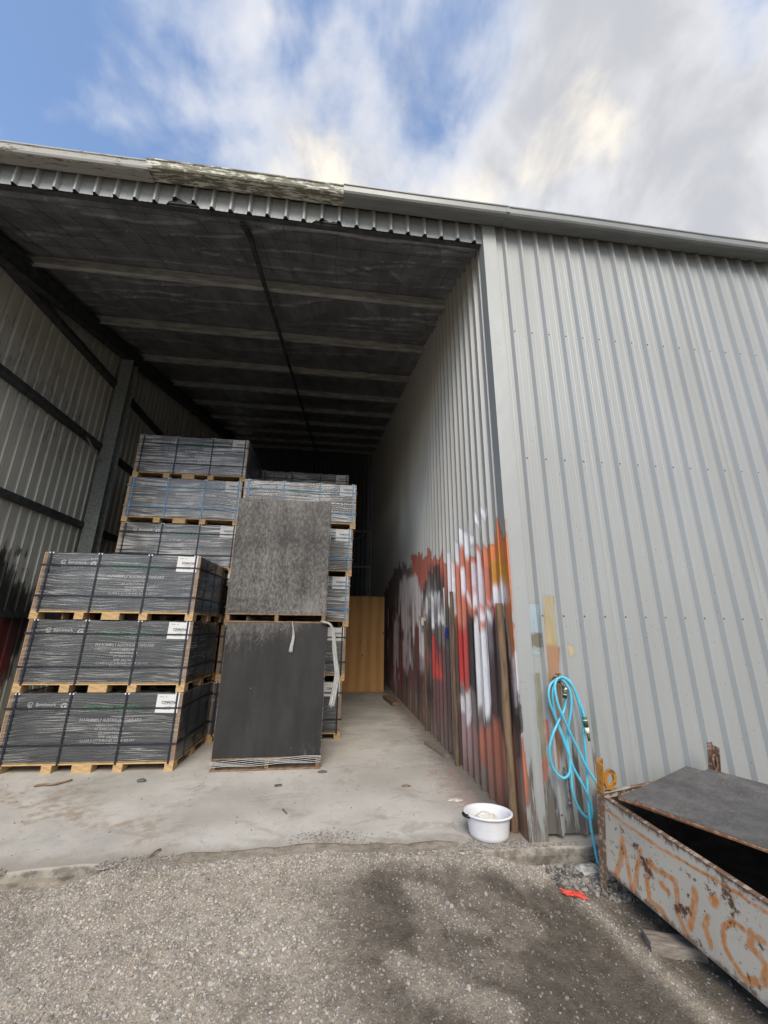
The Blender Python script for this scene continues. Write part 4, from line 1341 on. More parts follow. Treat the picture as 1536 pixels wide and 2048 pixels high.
def make_pack(strap, filmmat, vis):
    root = empty('formply_pack')
    zb, zt = DECK1 + 0.001, DECK1 + PH - 0.004
    MB().box(0.008, PW - 0.008, 0.008, PD - 0.008, zb, zt, 0.008).build('sheet_stack', M['pack'], root)
    MB().box(0.0, PW, 0.0, PD, DECK0 + 0.0005, DECK1, 0.001).build('pallet_deck', M['timber'], root)
    bw = [(0.0, 0.09), (0.475, 0.575), (0.77, 0.965), (1.175, 1.27), (PW - 0.09, PW)]
    bmesh_cache = {}
    for (y0, y1) in ((0.0, 0.12), (0.54, 0.66), (1.08, 1.2)):
        for (x0, x1) in bw:
            w = round(x1 - x0, 3)
            if w not in bmesh_cache:
                q = MB()
                for k in range(6):     # laminated block
                    j = 0.0015 * (k % 2)
                    q.box(j, w - j, j, 0.12 - j, k * DECK0 / 6 + 0.0002, (k + 1) * DECK0 / 6 - 0.0002)
                bmesh_cache[w] = q.mesh('pallet_block', M['timber'])
            o = link('pallet_block', bmesh_cache[w], root)
            o.location = (x0, y0, 0)
    # card protectors on the upright corners
    for sx in (0, 1):
        for sy in (0, 1):
            b = MB()
            X, Y = (0.0, 1) if sx == 0 else (PW, -1), (0.0, 1) if sy == 0 else (PD, -1)
            x0, dx = X; y0, dy = Y
            t, w = 0.005, 0.045
            bx = lambda a, c, d, e: b.box(min(a, c), max(a, c), min(d, e), max(d, e), zb, zt + 0.002)
            bx(x0 + dx * 0.0025, x0 + dx * w, y0 + dy * 0.0025, y0 + dy * 0.0075)
            bx(x0 + dx * 0.0025, x0 + dx * 0.0075, y0 + dy * 0.008, y0 + dy * w)
            b.build('corner_protector', M['card'], root)
    # film shell
    f = 0.0
    MB().box(-f, PW + f, -f, PD + f, zb + 0.003, zt + 0.004, 0.01).build('stretch_film', filmmat, root)
    # straps
    for fx in (0.045, 0.35, 0.67, 0.968):
        ring_x(PW * fx, 0.020, -0.004, PD + 0.004, DECK0 - 0.0, zt + 0.006).build('strap', strap, root)
        c = MB(); c.box(PW * fx - 0.024, PW * fx - 0.0095, -0.0045, 0.04, zt - 0.012, zt + 0.0055); c.box(PW * fx + 0.0095, PW * fx + 0.024, -0.0045, 0.04, zt - 0.012, zt + 0.0055)
        c.build('edge_clip', M['tape'], root)
    for fy in (0.22, 0.5, 0.78):
        b = MB()
        b.box(-0.0065, -0.004, PD * fy - 0.008, PD * fy + 0.008, DECK0, zt + 0.009)
        b.box(PW + 0.004, PW + 0.0065, PD * fy - 0.008, PD * fy + 0.008, DECK0, zt + 0.009)
        b.box(-0.004, PW + 0.004, PD * fy - 0.008, PD * fy + 0.008, zt + 0.009, zt + 0.0115)
        b.build('strap', strap, root)
    for fz in (0.775, 0.255):
        z = zb + PH * fz
        b = MB(); q = 0.0075; t = 0.0025
        b.box(-q, PW + q, -q - t, -q, z - 0.008, z + 0.008); b.box(-q, PW + q, PD + q, PD + q + t, z - 0.008, z + 0.008)
        b.box(-q - t, -q, -q - t, PD + q + t, z - 0.008, z + 0.008); b.box(PW + q, PW + q + t, -q - t, PD + q + t, z - 0.008, z + 0.008)
        b.build('strap', strap, root)
    # print on the wrapper, under the film
    yz = lambda fx, fz: (PW * fx, 0.006, zb + PH * fz)

    def put(me, fx, fz):
        o = link('printed_line', me, root); o.location = yz(fx, fz); return o
    put(TX['brand'], 0.60, 0.775)
    for k, fz in ((0, 0.60), (1, 0.53), (2, 0.475), (3, 0.42), (4, 0.365), (5, 0.31), (6, 0.262)):
        put(TX['l%d' % k], 0.60, fz)
    put(TX['mark'], 0.215, 0.83)
    put(TX['mark2'], 0.195, 0.745)
    put(TX['g'], 0.315, 0.81)
    put(TX['g2'], 0.315, 0.90)
    b = MB()
    n = 20
    for r0, r1, a0, a1 in ((0.023, 0.030, 0.6, 5.6), (0.009, 0.017, 2.2, 6.9)):
        V = []
        for i in range(n + 1):
            a = a0 + (a1 - a0) * i / n
            V += [(r0 * math.cos(a), 0, r0 * math.sin(a)), (r1 * math.cos(a), 0, r1 * math.sin(a))]
        b.add(V, [(2 * i, 2 * i + 1, 2 * i + 3, 2 * i + 2) for i in range(n)])
    o = b.build('printed_emblem', M['ink_white'], root); o.location = yz(0.128, 0.825)
    # paper label with its own print
    lw, lh = 0.235, 0.185
    l = MB(); l.box(-lw / 2, lw / 2, 0, 0.0006, -lh / 2, lh / 2)
    lab = l.build('paper_label', M['paper'], root)
    lab.location = (PW * 0.915, -0.0035, zb + PH * 0.84)
    lab.rotation_euler = (0, R(1.2), 0)
    for me, dx, dz in ((TX['lab1'], 0.012, 0.012), (TX['lab2'], 0.012, -0.012), (TX['lab3'], -0.065, 0.068), (TX['lab4'], -0.02, 0.068), (TX['lab5'], 0.012, -0.03), (TX['lab6'], 0.0, -0.06)):
        o = link('printed_line', me, lab); o.location = (dx, -0.0008, dz)
    return root


TX = {
    'brand': text_mesh('brand_print', 'CONNOVA', 0.60, 0.062, M['ink_green'], 0.025),
    'l0': text_mesh('print_line', 'F17 FORMPLY AUSTRALIA STANDARD', 0.63, 0.032, M['ink_white'], 0.012),
    'l1': text_mesh('print_line', '1800X1200X17MM', 0.27, 0.020, M['ink_white'], 0.004),
    'l2': text_mesh('print_line', '40 SHEETS/PALLET', 0.30, 0.022, M['ink_white'], 0.004),
    'l3': text_mesh('print_line', 'AS 6669:2016', 0.21, 0.020, M['ink_white'], 0.004),
    'l4': text_mesh('print_line', 'BMP 241103', 0.19, 0.020, M['ink_white'], 0.004),
    'l5': text_mesh('print_line', 'CLASS 2 CC A-BOND SUPER EO F17', 0.55, 0.021, M['ink_white'], 0.004),
    'l6': text_mesh('print_line', 'EWPAA CERTIFIED', 0.26, 0.018, M['ink_white'], 0.0),
    'mark': text_mesh('print_line', 'Benchmark', 0.20, 0.034, M['ink_white'], 0.015),
    'mark2': text_mesh('print_line', 'QUALITY CERTIFIED PRODUCTS', 0.26, 0.014, M['ink_white'], 0.0),
    'g': text_mesh('print_line', 'G', 0.062, 0.058, M['ink_white'], 0.05),
    'g2': text_mesh('print_line', '21-ZS', 0.08, 0.018, M['ink_white'], 0.004),
    'lab1': text_mesh('label_print', 'CONNOVA', 0.15, 0.030, M['ink'], 0.035),
    'lab2': text_mesh('label_print', 'F17 FORMPLY 1800X1200X17', 0.115, 0.006, M['ink'], 0.0),
    'lab3': text_mesh('label_print', 'Benchmark', 0.045, 0.009, M['ink'], 0.01),
    'lab4': text_mesh('label_print', 'G', 0.011, 0.013, M['ink'], 0.03),
    'lab5': text_mesh('label_print', 'AS 6669', 0.06, 0.006, M['ink'], 0.0),
    'lab6': text_mesh('label_print', 'MADE IN CHINA', 0.09, 0.007, M['ink'], 0.0),
}
pack_dark = make_pack(M['strap'], M['film'], True)
pack_blue = make_pack(M['strap_blue'], M['film_heavy'], True)
pack_mixed = make_pack(M['strap'], M['film_heavy'], True)
used = set()
ORD = ['bottom', 'second', 'third', 'fourth', 'fifth', 'sixth']


def place_pack(proto, loc, rz, sz, label):
    if proto.name in used:
        o = proto.copy(); C.objects.link(o); children_copy(proto, o)
    else:
        used.add(proto.name); o = proto
    o.location = loc
    o.rotation_euler = (0, 0, rz)
    o.scale = (1, 1, sz)
    tag(o, label, 'timber pack', 'stacked formply packs')
    return o


# front left stack of three
for k, (dx, rz) in enumerate(((0.0, R(-1.2)), (0.0, R(-1.0)), (0.0, R(-1.4)))):
    place_pack(pack_dark, (-4.935 + (0.015, 0.01, 0.0)[k], 1.745 + (0.0, 0.012, 0.006)[k], k * PITCH), rz, 1.0,
               ['bottom pack of the front left stack of three, standing on the concrete', 'middle pack of the front left stack of three', 'top pack of the front left stack of three, below the column'][k])
# rear left stack of six
for k in range(6):
    pr = pack_mixed if k in (3, 5) else (pack_blue if k == 4 else pack_dark)
    sz = 0.990
    place_pack(pr, (-4.90 + (0.05, 0.04, 0.04, 0.0, -0.005, 0.02)[k], 3.13 + (0, 0.01, 0.0, 0.015, 0.0, 0.01)[k], k * PITCH * sz), R(-0.6), sz,
               ['lowest pack of the tall rear left stack, behind the front packs', 'second pack up in the tall rear left stack', 'third pack up in the tall rear left stack, partly behind front packs',
                'dark-strapped pack fourth up in the tall rear left stack', 'blue-strapped pack just under the topmost pack at rear left', 'topmost pack of all, on the tall rear left stack beside the column'][k])
# middle stack of five, leaning outward as it rises
for k in range(5):
    sz = 0.973
    place_pack(pack_dark if k < 2 else pack_blue, (-1.30 - PW + (-0.06, -0.03, 0.0, 0.02, 0.055)[k], 2.80 + 0.012 * (k % 2), k * PITCH * sz), R(0.5), sz,
               ['bottom pack of the middle stack, right of the lower black board', 'second pack up in the middle stack, behind the loose film', 'third pack up in the middle stack, beside the pallet of the upper black board',
                'blue-strapped fourth pack in the middle stack, right of the upper black board', 'blue-strapped top pack of the middle stack, showing above the upper black board'][k])
# last stack, behind the middle one
for k in range(6):
    sz = 0.985
    place_pack(pack_dark if k < 5 else pack_mixed, (-3.13 + 0.01 * (k % 2), 4.42, k * PITCH * sz), R(0.3), sz,
               ['bottom pack of the hidden stack behind the middle stack', 'second pack of the hidden stack behind the middle stack', 'third pack of the hidden stack behind the middle stack',
                'fourth pack of the hidden stack behind the middle stack', 'fifth pack of the hidden stack behind the middle stack', 'dim pack at the back showing above the top of the middle stack'][k])


# ------------------------------------------------------------------ black boards on pallets
def board_pallet(x0, x1, y0, z0, zdeck, ztop, depth, mat, label, rz, old):
    root = empty('board_pallet', (x0, y0, z0), rz)
    tag(root, label, 'board stack', 'black board stacks on pallets')
    w = x1 - x0
    t = 0.018
    # pallet: bottom boards, bearers, top boards
    bh = zdeck - 0.04
    for k, y in enumerate((0.0, depth / 2 - 0.05, depth - 0.10)):
        MB().box(-0.01, w + 0.01, y, y + 0.10, 0.0, 0.017, 0.003).build('bottom_board', M[old], root)
    for x in (0.0, w / 2 - 0.02, w - 0.045):
        MB().box(x, x + 0.045, 0.005, depth - 0.005, 0.0175, zdeck - 0.0185, 0.003).build('bearer', M[old], root)
    for k in range(6):
        y = k * (depth - 0.13) / 5
        MB().box(-0.006, w + 0.006, y, y + 0.13, zdeck - 0.018, zdeck - 0.0005, 0.003).build('top_board', M[old], root)
    h = ztop - zdeck
    MB().box(0.02, w - 0.02, 0.022, depth - 0.02, zdeck + 0.001, zdeck + h - 0.02, 0.004).build('sheet_stack', M['core'], root)
    # big front board, a real sheet with worn ply edges
    nx, nz = 24, 30
    V, F = [], []
    for s, yy in ((0, 0.0), (1, t)):
        for j in range(nz + 1):
            for i in range(nx + 1):
                u, v = i / nx, j / nz
                e = 0.004 * (vnoise(np.array([u * 9 + s]), np.array([v * 11.]), 7)[0] - .5)
                x = u * w + (e if i in (0, nx) else 0)
                z = zdeck + 0.001 + v * (h - 0.001) + (e if j == nz else 0)
                V.append((x, yy + 0.004 * math.sin(u * 3 + v * 2), z))
    q = (nx + 1) * (nz + 1)
    for j in range(nz):
        for i in range(nx):
            a = j * (nx + 1) + i
            F.append((a, a + 1, a + nx + 2, a + nx + 1)); F.append((q + a, q + a + nx + 1, q + a + nx + 2, q + a + 1))
    mb = MB(); mb.add(V, F)
    fb = mb.build('front_board', mat, root)
    E_ = MB()
    for (a, b_, c, d) in ((-0.0015, 0.0, 0.001, h), (w, w + 0.0015, 0.001, h)):
        E_.box(a, b_, 0.001, t + 0.001, zdeck + c, zdeck + d)
    E_.box(0, w, 0.001, t + 0.001, zdeck + h, zdeck + h + 0.002)
    E_.build('board_edge', M['plyedge'], fb)
    # wrapped flanks
    for x in (-0.008, w + 0.004):
        MB().box(x, x + 0.004, 0.024, depth - 0.012, zdeck - 0.01, zdeck + h - 0.01).build('side_wrap', M['film_heavy'], root)
    MB().box(0.0, w, 0.021, depth - 0.01, zdeck + h - 0.017, zdeck + h - 0.001, 0.002).build('top_board_sheet', mat, root)
    return root


lowb = board_pallet(-2.74, -1.60, 1.64, 0.0, 0.125, 1.522, 1.0, M['board_dark'], 'dark smooth black board stack standing on the floor pallet', R(1.0), 'timber_old')
upb = board_pallet(-2.775, -1.62, 1.655, 1.5255, 0.105, 1.52, 0.98, M['board_scuffed'], 'heavily scuffed grey-black board stack on top of the dark one', R(0.4), 'timber_old')
# film strands stretched along the lower pallet
b = MB()
for k in range(5):
    z = 0.045 + k * 0.014
    b.tube([(-0.012 + i * 1.16 / 12, -0.012, z + 0.03 * (i / 12) + 0.006 * math.sin(i + k)) for i in range(13)], 0.003, 5)
b.build('film_strand', M['drape'], lowb)

# loose film hanging down the right flank
def hang(name, pts, width, mat, label, cat, folds):
    V, F = [], []
    n = 9
    pts = smooth_path(pts, 5)
    for i, p in enumerate(pts):
        t = i / (len(pts) - 1)
        w = width[0] + (width[1] - width[0]) * t
        for j in range(n):
            s = j / (n - 1) - .5
            V.append((p.x + s * w, p.y + folds * math.sin(j * 2.1 + i * 0.35) - folds, p.z + 0.012 * math.sin(j * 1.3)))
    for i in range(len(pts) - 1):
        for j in range(n - 1):
            a = i * n + j
            F.append((a, a + 1, a + n + 1, a + n))
    mb = MB(); mb.add(V, F)
    o = mb.build(name, mat, None, True)
    md = o.modifiers.new('thick', 'SOLIDIFY'); md.thickness = 0.002
    return tag(o, label, cat)


hang('loose_film', [(-1.66, 1.628, 1.545), (-1.57, 1.62, 1.52), (-1.52, 1.62, 1.44), (-1.49, 1.62, 1.2), (-1.455, 1.625, 0.98), (-1.47, 1.63, 0.82), (-1.50, 1.635, 0.62)], (0.03, 0.07), M['drape'],
     'torn whitish plastic film hanging beside the lower black board', 'plastic film', 0.014)
hang('tape_strip', [(-2.005, 1.632, 1.535), (-1.985, 1.63, 1.45), (-1.978, 1.63, 1.36), (-1.99, 1.628, 1.28), (-2.0, 1.63, 1.20)], (0.012, 0.045), M['drape'],
     'thin white strip of tape dangling down the lower black board', 'tape', 0.004)

# ------------------------------------------------------------------ plywood panel at the back
ply = empty('plywood_panel', (-1.35, 7.02, 0))
tag(ply, 'raw knotty plywood panel standing at the back of the bay', 'plywood panel')
MB().box(0, 1.10, 0, 0.017, 0.004, 2.255, 0.001).build('sheet', M['ply'], ply)
for x in (0.05, 0.98):
    MB().box(x, x + 0.045, 0.0175, 0.09, 0.0, 2.20, 0.003).build('stud', M['timber'], ply)
    MB().box(x, x + 0.045, 0.0905, 0.75, 0.0, 0.045, 0.003).build('foot', M['timber'], ply)
s = MB()
for i in range(8):
    s.box(0.05 + i * 0.14, 0.062 + i * 0.14, -0.002, -0.0002, 2.215, 2.235)
o = s.build('nail_heads', M['ink'], ply); o['kind'] = 'stuff'


# ------------------------------------------------------------------ posts against the painted wall
def post(x, y, h, r, tilt, label):
    V = []
    n = 12
    pts = [(x + tilt * t * 0.4, y + tilt * t, t * h) for t in [i / 8 for i in range(9)]]
    b = MB()
    b.tube([(p[0] + 0.004 * math.sin(i * 1.3), p[1] + 0.004 * math.cos(i), p[2]) for i, p in enumerate(pts)], r, n, True, [r * (1 + 0.05 * math.sin(i * 2.1)) for i in range(9)])
    o = b.build('timber_post', M['post'], None, True)
    md = o.modifiers.new('edge', 'EDGE_SPLIT'); md.split_angle = R(50)
    tag(o, label, 'post', 'round posts against the painted wall')


post(-0.073, 0.125, 1.70, 0.033, -0.03, 'thick brown post by the corner, nearest the white tub')
post(-0.062, 1.62, 1.93, 0.023, -0.01, 'slimmer brown post halfway along the painted wall')
post(-0.058, 3.20, 1.60, 0.019, 0.03, 'thinnest far post, under the small white socket box')

sk = empty('socket_box', (-0.032, 3.43, 1.59))
tag(sk, 'small white electrical box on the painted wall', 'socket box')
MB().box(-0.045, 0.0, -0.05, 0.05, -0.065, 0.065, 0.006).build('box', M['plastic'], sk)
MB().box(-0.052, -0.0455, -0.03, 0.03, -0.03, 0.03, 0.003).build('cover', M['plastic'], sk)
rod = MB(); rod.tube([(-0.045, 2.02, 1.42), (-0.046, 2.03, 1.8), (-0.045, 2.05, 2.02)], 0.009, 6)
tag(rod.build('conduit', M['plastic'], None, True), 'thin white conduit fixed upright on the painted wall', 'conduit')
bc = MB(); bc.box(-0.06, -0.032, 1.93, 1.99, 1.36, 1.50, 0.01)
tag(bc.build('blue_clip', simple('blue_plastic', (0.02, 0.035, 0.30), 0.5), None), 'small bright blue clip on the painted wall', 'clip')

# ------------------------------------------------------------------ tub
tub = empty('plastic_tub', (-0.295, 0.075, 0.0), R(-14))
tub.scale = (0.88, 0.88, 0.76)
tag(tub, 'white oval plastic tub by the corner of the wall', 'tub')
H_ = 0.205
prof = [(0.0, 0.004), (0.150, 0.004), (0.158, 0.009), (0.166, 0.04), (0.181, H_ - 0.03), (0.186, H_ - 0.012), (0.200, H_ - 0.014), (0.207, H_ - 0.006), (0.207, H_ + 0.006), (0.200, H_ + 0.010), (0.186, H_ + 0.006), (0.180, H_ - 0.006),
        (0.172, H_ - 0.03), (0.157, 0.05), (0.148, 0.014), (0.0, 0.012)]
b = MB(); b.lathe(prof, 56, 1.0, 0.80)
o = b.build('bowl', M['tub'], tub, True)
for sgn, nm in ((math.pi, 'grip'),):
    g = MB()
    g.tube([(0.206 * math.cos(sgn + a), 0.206 * 0.80 * math.sin(sgn + a), H_ - 0.012 - 0.012 * math.cos(a * 3)) for a in np.linspace(0.02, 0.62, 9)], 0.018, 8)
    g.build(nm, M['grip'], tub, True)


def lump(name, c, r, mat, label, cat, squash=(1, 1, .6), seed=1, parent=None, n=3):
    iv, jf = ico()
    V, F = [Vector(p) for p in iv], [tuple(f) for f in jf]
    for _ in range(n - 1):
        cache, G = {}, []
        def mid(a, b_):
            k = (min(a, b_), max(a, b_))
            if k not in cache:
                cache[k] = len(V); V.append(((V[a] + V[b_]) / 2).normalized())
            return cache[k]
        for a, b_, d in F:
            x, y, z = mid(a, b_), mid(b_, d), mid(d, a)
            G += [(a, x, z), (x, b_, y), (z, y, d), (x, y, z)]
        F = G
    out = []
    for p in V:
        k = 0.68 + 0.62 * fbm(np.array([p.x * 1.7 + seed]), np.array([p.y * 1.7 + p.z * 2.3]), seed, 3)[0]
        out.append((c[0] + p.x * r * k * squash[0], c[1] + p.y * r * k * squash[1], c[2] + p.z * r * k * squash[2]))
    mb = MB(); mb.add(out, F)
    o = mb.build(name, mat, parent)
    if label:
        tag(o, label, cat)
    return o


lump('plaster_lump', (-0.31, 0.085, 0.085), 0.085, M['plaster'], 'crumbly whitish lump lying in the tub', 'rubble', (1.1, 0.9, 0.75), 5)

# ------------------------------------------------------------------ tap, hose and pipe stub
tap = empty('garden_tap', (0.292, -0.03, 1.09))
tag(tap, 'old brass tap on the wall holding the hose', 'tap')
b = MB(); b.tube([(0, -0.0, 0), (0, -0.055, 0.0), (0, -0.075, -0.004)], 0.013, 10); b.tube([(0, -0.07, -0.002), (0.004, -0.088, -0.012), (0.012, -0.092, -0.035), (0.018, -0.09, -0.05)], 0.011, 10)
b.tube([(0, -0.055, 0.0), (0, -0.055, 0.03)], 0.012, 10)
b.build('body', M['brass'], tap, True)
b = MB(); b.tube([(0, -0.055, 0.0305), (0, -0.055, 0.048)], 0.005, 8); b.tube([(-0.022, -0.058, 0.052), (0.022, -0.052, 0.052)], 0.0055, 8); b.tube([(0, -0.08, 0.052), (0, -0.03, 0.052)], 0.0055, 8)
b.build('handle', M['brass'], tap, True)
b = MB(); b.lathe([(0.028, 0), (0.028, 0.004), (0.013, 0.005)], 14)
o = b.build('wall_plate', M['brass'], tap); o.rotation_euler = (R(90), 0, 0)

HA = [(0.315, -0.1, 0.979), (0.334, -0.091, 0.964), (0.321, -0.088, 0.909), (0.295, -0.095, 0.862), (0.238, -0.105, 0.792), (0.187, -0.112, 0.721), (0.157, -0.109, 0.65), (0.15, -0.1, 0.584), (0.163, -0.09, 0.511), (0.192, -0.088, 0.453), (0.23, -0.095, 0.423), (0.254, -0.105, 0.423), (0.284, -0.112, 0.452), (0.3, -0.109, 0.501), (0.308, -0.1, 0.568), (0.302, -0.09, 0.643), (0.276, -0.088, 0.708), (0.237, -0.095, 0.803), (0.205, -0.106, 0.879), (0.183, -0.112, 0.948), (0.184, -0.109, 1.009), (0.209, -0.099, 1.063), (0.258, -0.09, 1.096), (0.297, -0.088, 1.11), (0.341, -0.095, 1.076), (0.365, -0.106, 1.021), (0.366, -0.112, 0.953), (0.351, -0.109, 0.864), (0.33, -0.099, 0.782), (0.316, -0.09, 0.701), (0.311, -0.089, 0.61), (0.312, -0.096, 0.535), (0.304, -0.106, 0.45), (0.295, -0.112, 0.359), (0.312, -0.109, 0.276), (0.353, -0.099, 0.199), (0.402, -0.09, 0.158), (0.432, -0.089, 0.155), (0.44, -0.096, 0.21), (0.419, -0.106, 0.299), (0.368, -0.112, 0.4), (0.322, -0.109, 0.494), (0.299, -0.099, 0.593), (0.273, -0.09, 0.689), (0.24, -0.089, 0.795), (0.222, -0.096, 0.911), (0.217, -0.106, 0.994), (0.238, -0.112, 1.064), (0.273, -0.108, 1.106), (0.312, -0.099, 1.119), (0.371, -0.09, 1.089), (0.413, -0.089, 1.033), (0.439, -0.096, 0.95), (0.453, -0.107, 0.876), (0.457, -0.112, 0.83)]
HB = [(0.287, -0.115, 1.117), (0.262, -0.114, 1.106), (0.237, -0.121, 1.065), (0.23, -0.131, 0.998), (0.242, -0.137, 0.911), (0.279, -0.133, 0.817), (0.332, -0.124, 0.696), (0.385, -0.115, 0.589), (0.432, -0.114, 0.48), (0.484, -0.121, 0.4), (0.505, -0.132, 0.335)]
HC = [(0.327, -0.074, 1.121), (0.365, -0.082, 1.106), (0.398, -0.092, 1.061), (0.422, -0.097, 0.985), (0.443, -0.093, 0.888), (0.457, -0.082, 0.764), (0.458, -0.074, 0.623), (0.453, -0.074, 0.493), (0.434, -0.082, 0.339), (0.42, -0.093, 0.221), (0.408, -0.115, 0.104), (0.40, -0.145, 0.0), (0.402, -0.165, -0.09), (0.43, -0.20, -0.125), (0.50, -0.24, -0.13)]
b = MB()
b.tube(smooth_path(HA, 5), 0.0102, 8)
b.tube(smooth_path(HB + HC[::-1][:0], 5), 0.0102, 8)
b.tube(smooth_path(HC, 5), 0.0102, 8)
hose = b.build('garden_hose', M['hose'], None, True)
tag(hose, 'bright blue garden hose looped over the tap', 'hose')
for (p0, p1, tail) in (((0.319, -0.117, 1.045), (0.317, -0.105, 0.972), 0), ((0.459, -0.112, 0.832), (0.478, -0.108, 0.665), 1)):
    p0, p1 = Vector(p0), Vector(p1)
    lp = lambda t: tuple(p0 + (p1 - p0) * t)
    b = MB()
    if tail:
        b.tube([lp(0), lp(.42)], 0.0165, 10); b.tube([lp(.42), lp(.72)], 0.0145, 10); b.tube([lp(.72), lp(1)], 0.011, 10, True, [0.012, 0.008])
    else:
        b.tube([lp(.2), lp(1)], 0.0165, 10)
    b.build('hose_connector', M['conn_green'], hose, True)
    b = MB()
    if tail:
        b.tube([lp(.10), lp(.15)], 0.0175, 10); b.tube([lp(.43), lp(.70)], 0.0165, 10)
    else:
        b.tube([lp(0), lp(.199)], 0.0175, 10); b.tube([lp(.62), lp(.7)], 0.0175, 10)
    b.build('connector_collar', M['conn_white'], hose, True)
b = MB(); b.tube([(0.293, -0.055, 0.46), (0.294, -0.055, 0.3), (0.295, -0.058, 0.216)], 0.011, 10); b.tube([(0.2945, -0.056, 0.25), (0.295, -0.058, 0.238)], 0.016, 10); b.tube([(0.293, -0.055, 0.43), (0.293, -0.055, 0.415)], 0.015, 10)
b.tube([(0.293, -0.055, 0.455), (0.293, -0.03, 0.462)], 0.009, 8)
tag(b.build('pipe_stub', M['pipe'], None, True), 'grimy pipe stub hanging below the hose loop', 'pipe')

# ------------------------------------------------------------------ steel bin
steel = empty('steel_bin', (0.291, -0.446, 0.437))
steel.rotation_euler = (0.15, -0.02, 0.225)
tag(steel, 'chipped grey steel bin with orange sprayed letters by the wall', 'steel bin')
BL, BS, BH = 1.15, 1.55, 0.433
STROKES = {'N1': ([(0.167, -0.171), (0.152, -0.3), (0.107, -0.425)], .018), 'N2': ([(0.166, -0.188), (0.195, -0.304), (0.217, -0.41)], .015), 'N3': ([(0.285, -0.162), (0.255, -0.311), (0.232, -0.417)], .016),
 'E1': ([(0.345, -0.185), (0.317, -0.306), (0.33, -0.393), (0.404, -0.396), (0.43, -0.419)], .017), 'E2': ([(0.345, -0.185), (0.373, -0.211), (0.438, -0.196), (0.485, -0.193)], .017), 'E3': ([(0.403, -0.263), (0.442, -0.278)], .016),
 'W1': ([(0.485, -0.193), (0.491, -0.278), (0.494, -0.357), (0.518, -0.393), (0.538, -0.417)], .014), 'W2': ([(0.587, -0.17), (0.579, -0.255), (0.551, -0.367)], .019), 'W3': ([(0.682, -0.142), (0.674, -0.16)], .026), 'W4': ([(0.647, -0.244), (0.626, -0.31), (0.649, -0.368)], .014),
 'G1': ([(0.799, -0.183), (0.759, -0.178), (0.713, -0.243), (0.711, -0.318), (0.747, -0.361), (0.785, -0.393)], .014), 'S1': ([(0.876, -0.169), (0.833, -0.175), (0.823, -0.24), (0.861, -0.244), (0.888, -0.267), (0.869, -0.343), (0.802, -0.39)], .018),
 'L': ([(0.0, -0.062), (0.09, -0.068), (0.161, -0.078), (0.275, -0.076), (0.396, -0.079), (0.58, -0.061), (0.701, -0.046), (0.797, -0.041), (0.95, -0.04), (1.3, -0.05)], .0095)}


def stroke_mask(s, z):
    m_ = np.zeros_like(s)
    sw = s + (fbm(s * 40, z * 40, 4) - .5) * 0.012; zw = z + (fbm(s * 40 + 9, z * 40, 5) - .5) * 0.012
    for pts, w in STROKES.values():
        d = np.full_like(s, 9.0)
        for (ax, ay), (bx, by) in zip(pts[:-1], pts[1:]):
            ex, ey = bx - ax, by - ay
            t = np.clip(((sw - ax) * ex + (zw - ay) * ey) / (ex * ex + ey * ey), 0, 1)
            d = np.minimum(d, np.hypot(sw - ax - t * ex, zw - ay - t * ey))
        m_ = np.maximum(m_, sstep(w * 1.15, w * 0.6, d) * (0.75 + 0.25 * vnoise(s * 25, z * 25, 6)))
    # drips
    return m_


def painted_plate(name, w, h, res, xf, paint, parent, thick=0.005):
    nx, nz = int(w / res), int(h / res)
    u = np.linspace(0, w, nx + 1); v = np.linspace(-h, 0, nz + 1)
    U, Vv = np.meshgrid(u, v)
    f = xf(U.ravel(), Vv.ravel())
    i = np.arange(nz)[:, None] * (nx + 1) + np.arange(nx)[None, :]
    F = np.stack([i, i + nx + 1, i + nx + 2, i + 1], -1).reshape(-1, 4)
    me = mesh_np(name, f, F, M['bin'])
    if paint is not None:
        paint_attr(me, paint(U.ravel(), Vv.ravel()))
    else:
        paint_attr(me, np.zeros((len(f), 4)))
    o = link(name, me, parent)
    md = o.modifiers.new('thick', 'SOLIDIFY'); md.thickness = thick; md.offset = 1
    return o


def panel_paint(s, z):
    m_ = stroke_mask(s, z)
    org = np.array(lin(196, 122, 42))
    rgb = np.repeat(org[None], len(s), 0) * (0.85 + 0.4 * (fbm(s * 12, z * 12, 9) - .3))[:, None]
    return np.concatenate([rgb, m_[:, None]], 1)


painted_plate('side_panel', BS, BH, 0.0065, lambda u, v: np.stack([0.003 * np.sin(u * 4) * np.sin(-v * 7), -u, v], -1), panel_paint, steel)
painted_plate('end_panel', BL, BH, 0.05, lambda u, v: np.stack([BL - u, np.zeros_like(u), v], -1), None, steel)
painted_plate('side_panel', BS, BH, 0.05, lambda u, v: np.stack([np.full_like(u, BL), -BS + u, v], -1), None, steel)
painted_plate('end_panel', BL, BH, 0.05, lambda u, v: np.stack([u, np.full_like(u, -BS), v], -1), None, steel)
MB().box(0.008, BL - 0.008, -BS + 0.008, -0.008, -BH, -BH + 0.006).build('floor_plate', M['bin_in'], steel)
# added inner sheets, rusty and near-black so the colour carries the inside shade
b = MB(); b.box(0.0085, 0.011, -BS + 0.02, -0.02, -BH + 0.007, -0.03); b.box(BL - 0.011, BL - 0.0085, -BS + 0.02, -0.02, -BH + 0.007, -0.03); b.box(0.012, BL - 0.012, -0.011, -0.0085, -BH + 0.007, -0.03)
b.build('dark_inner_sheets', M['bin_in'], steel)
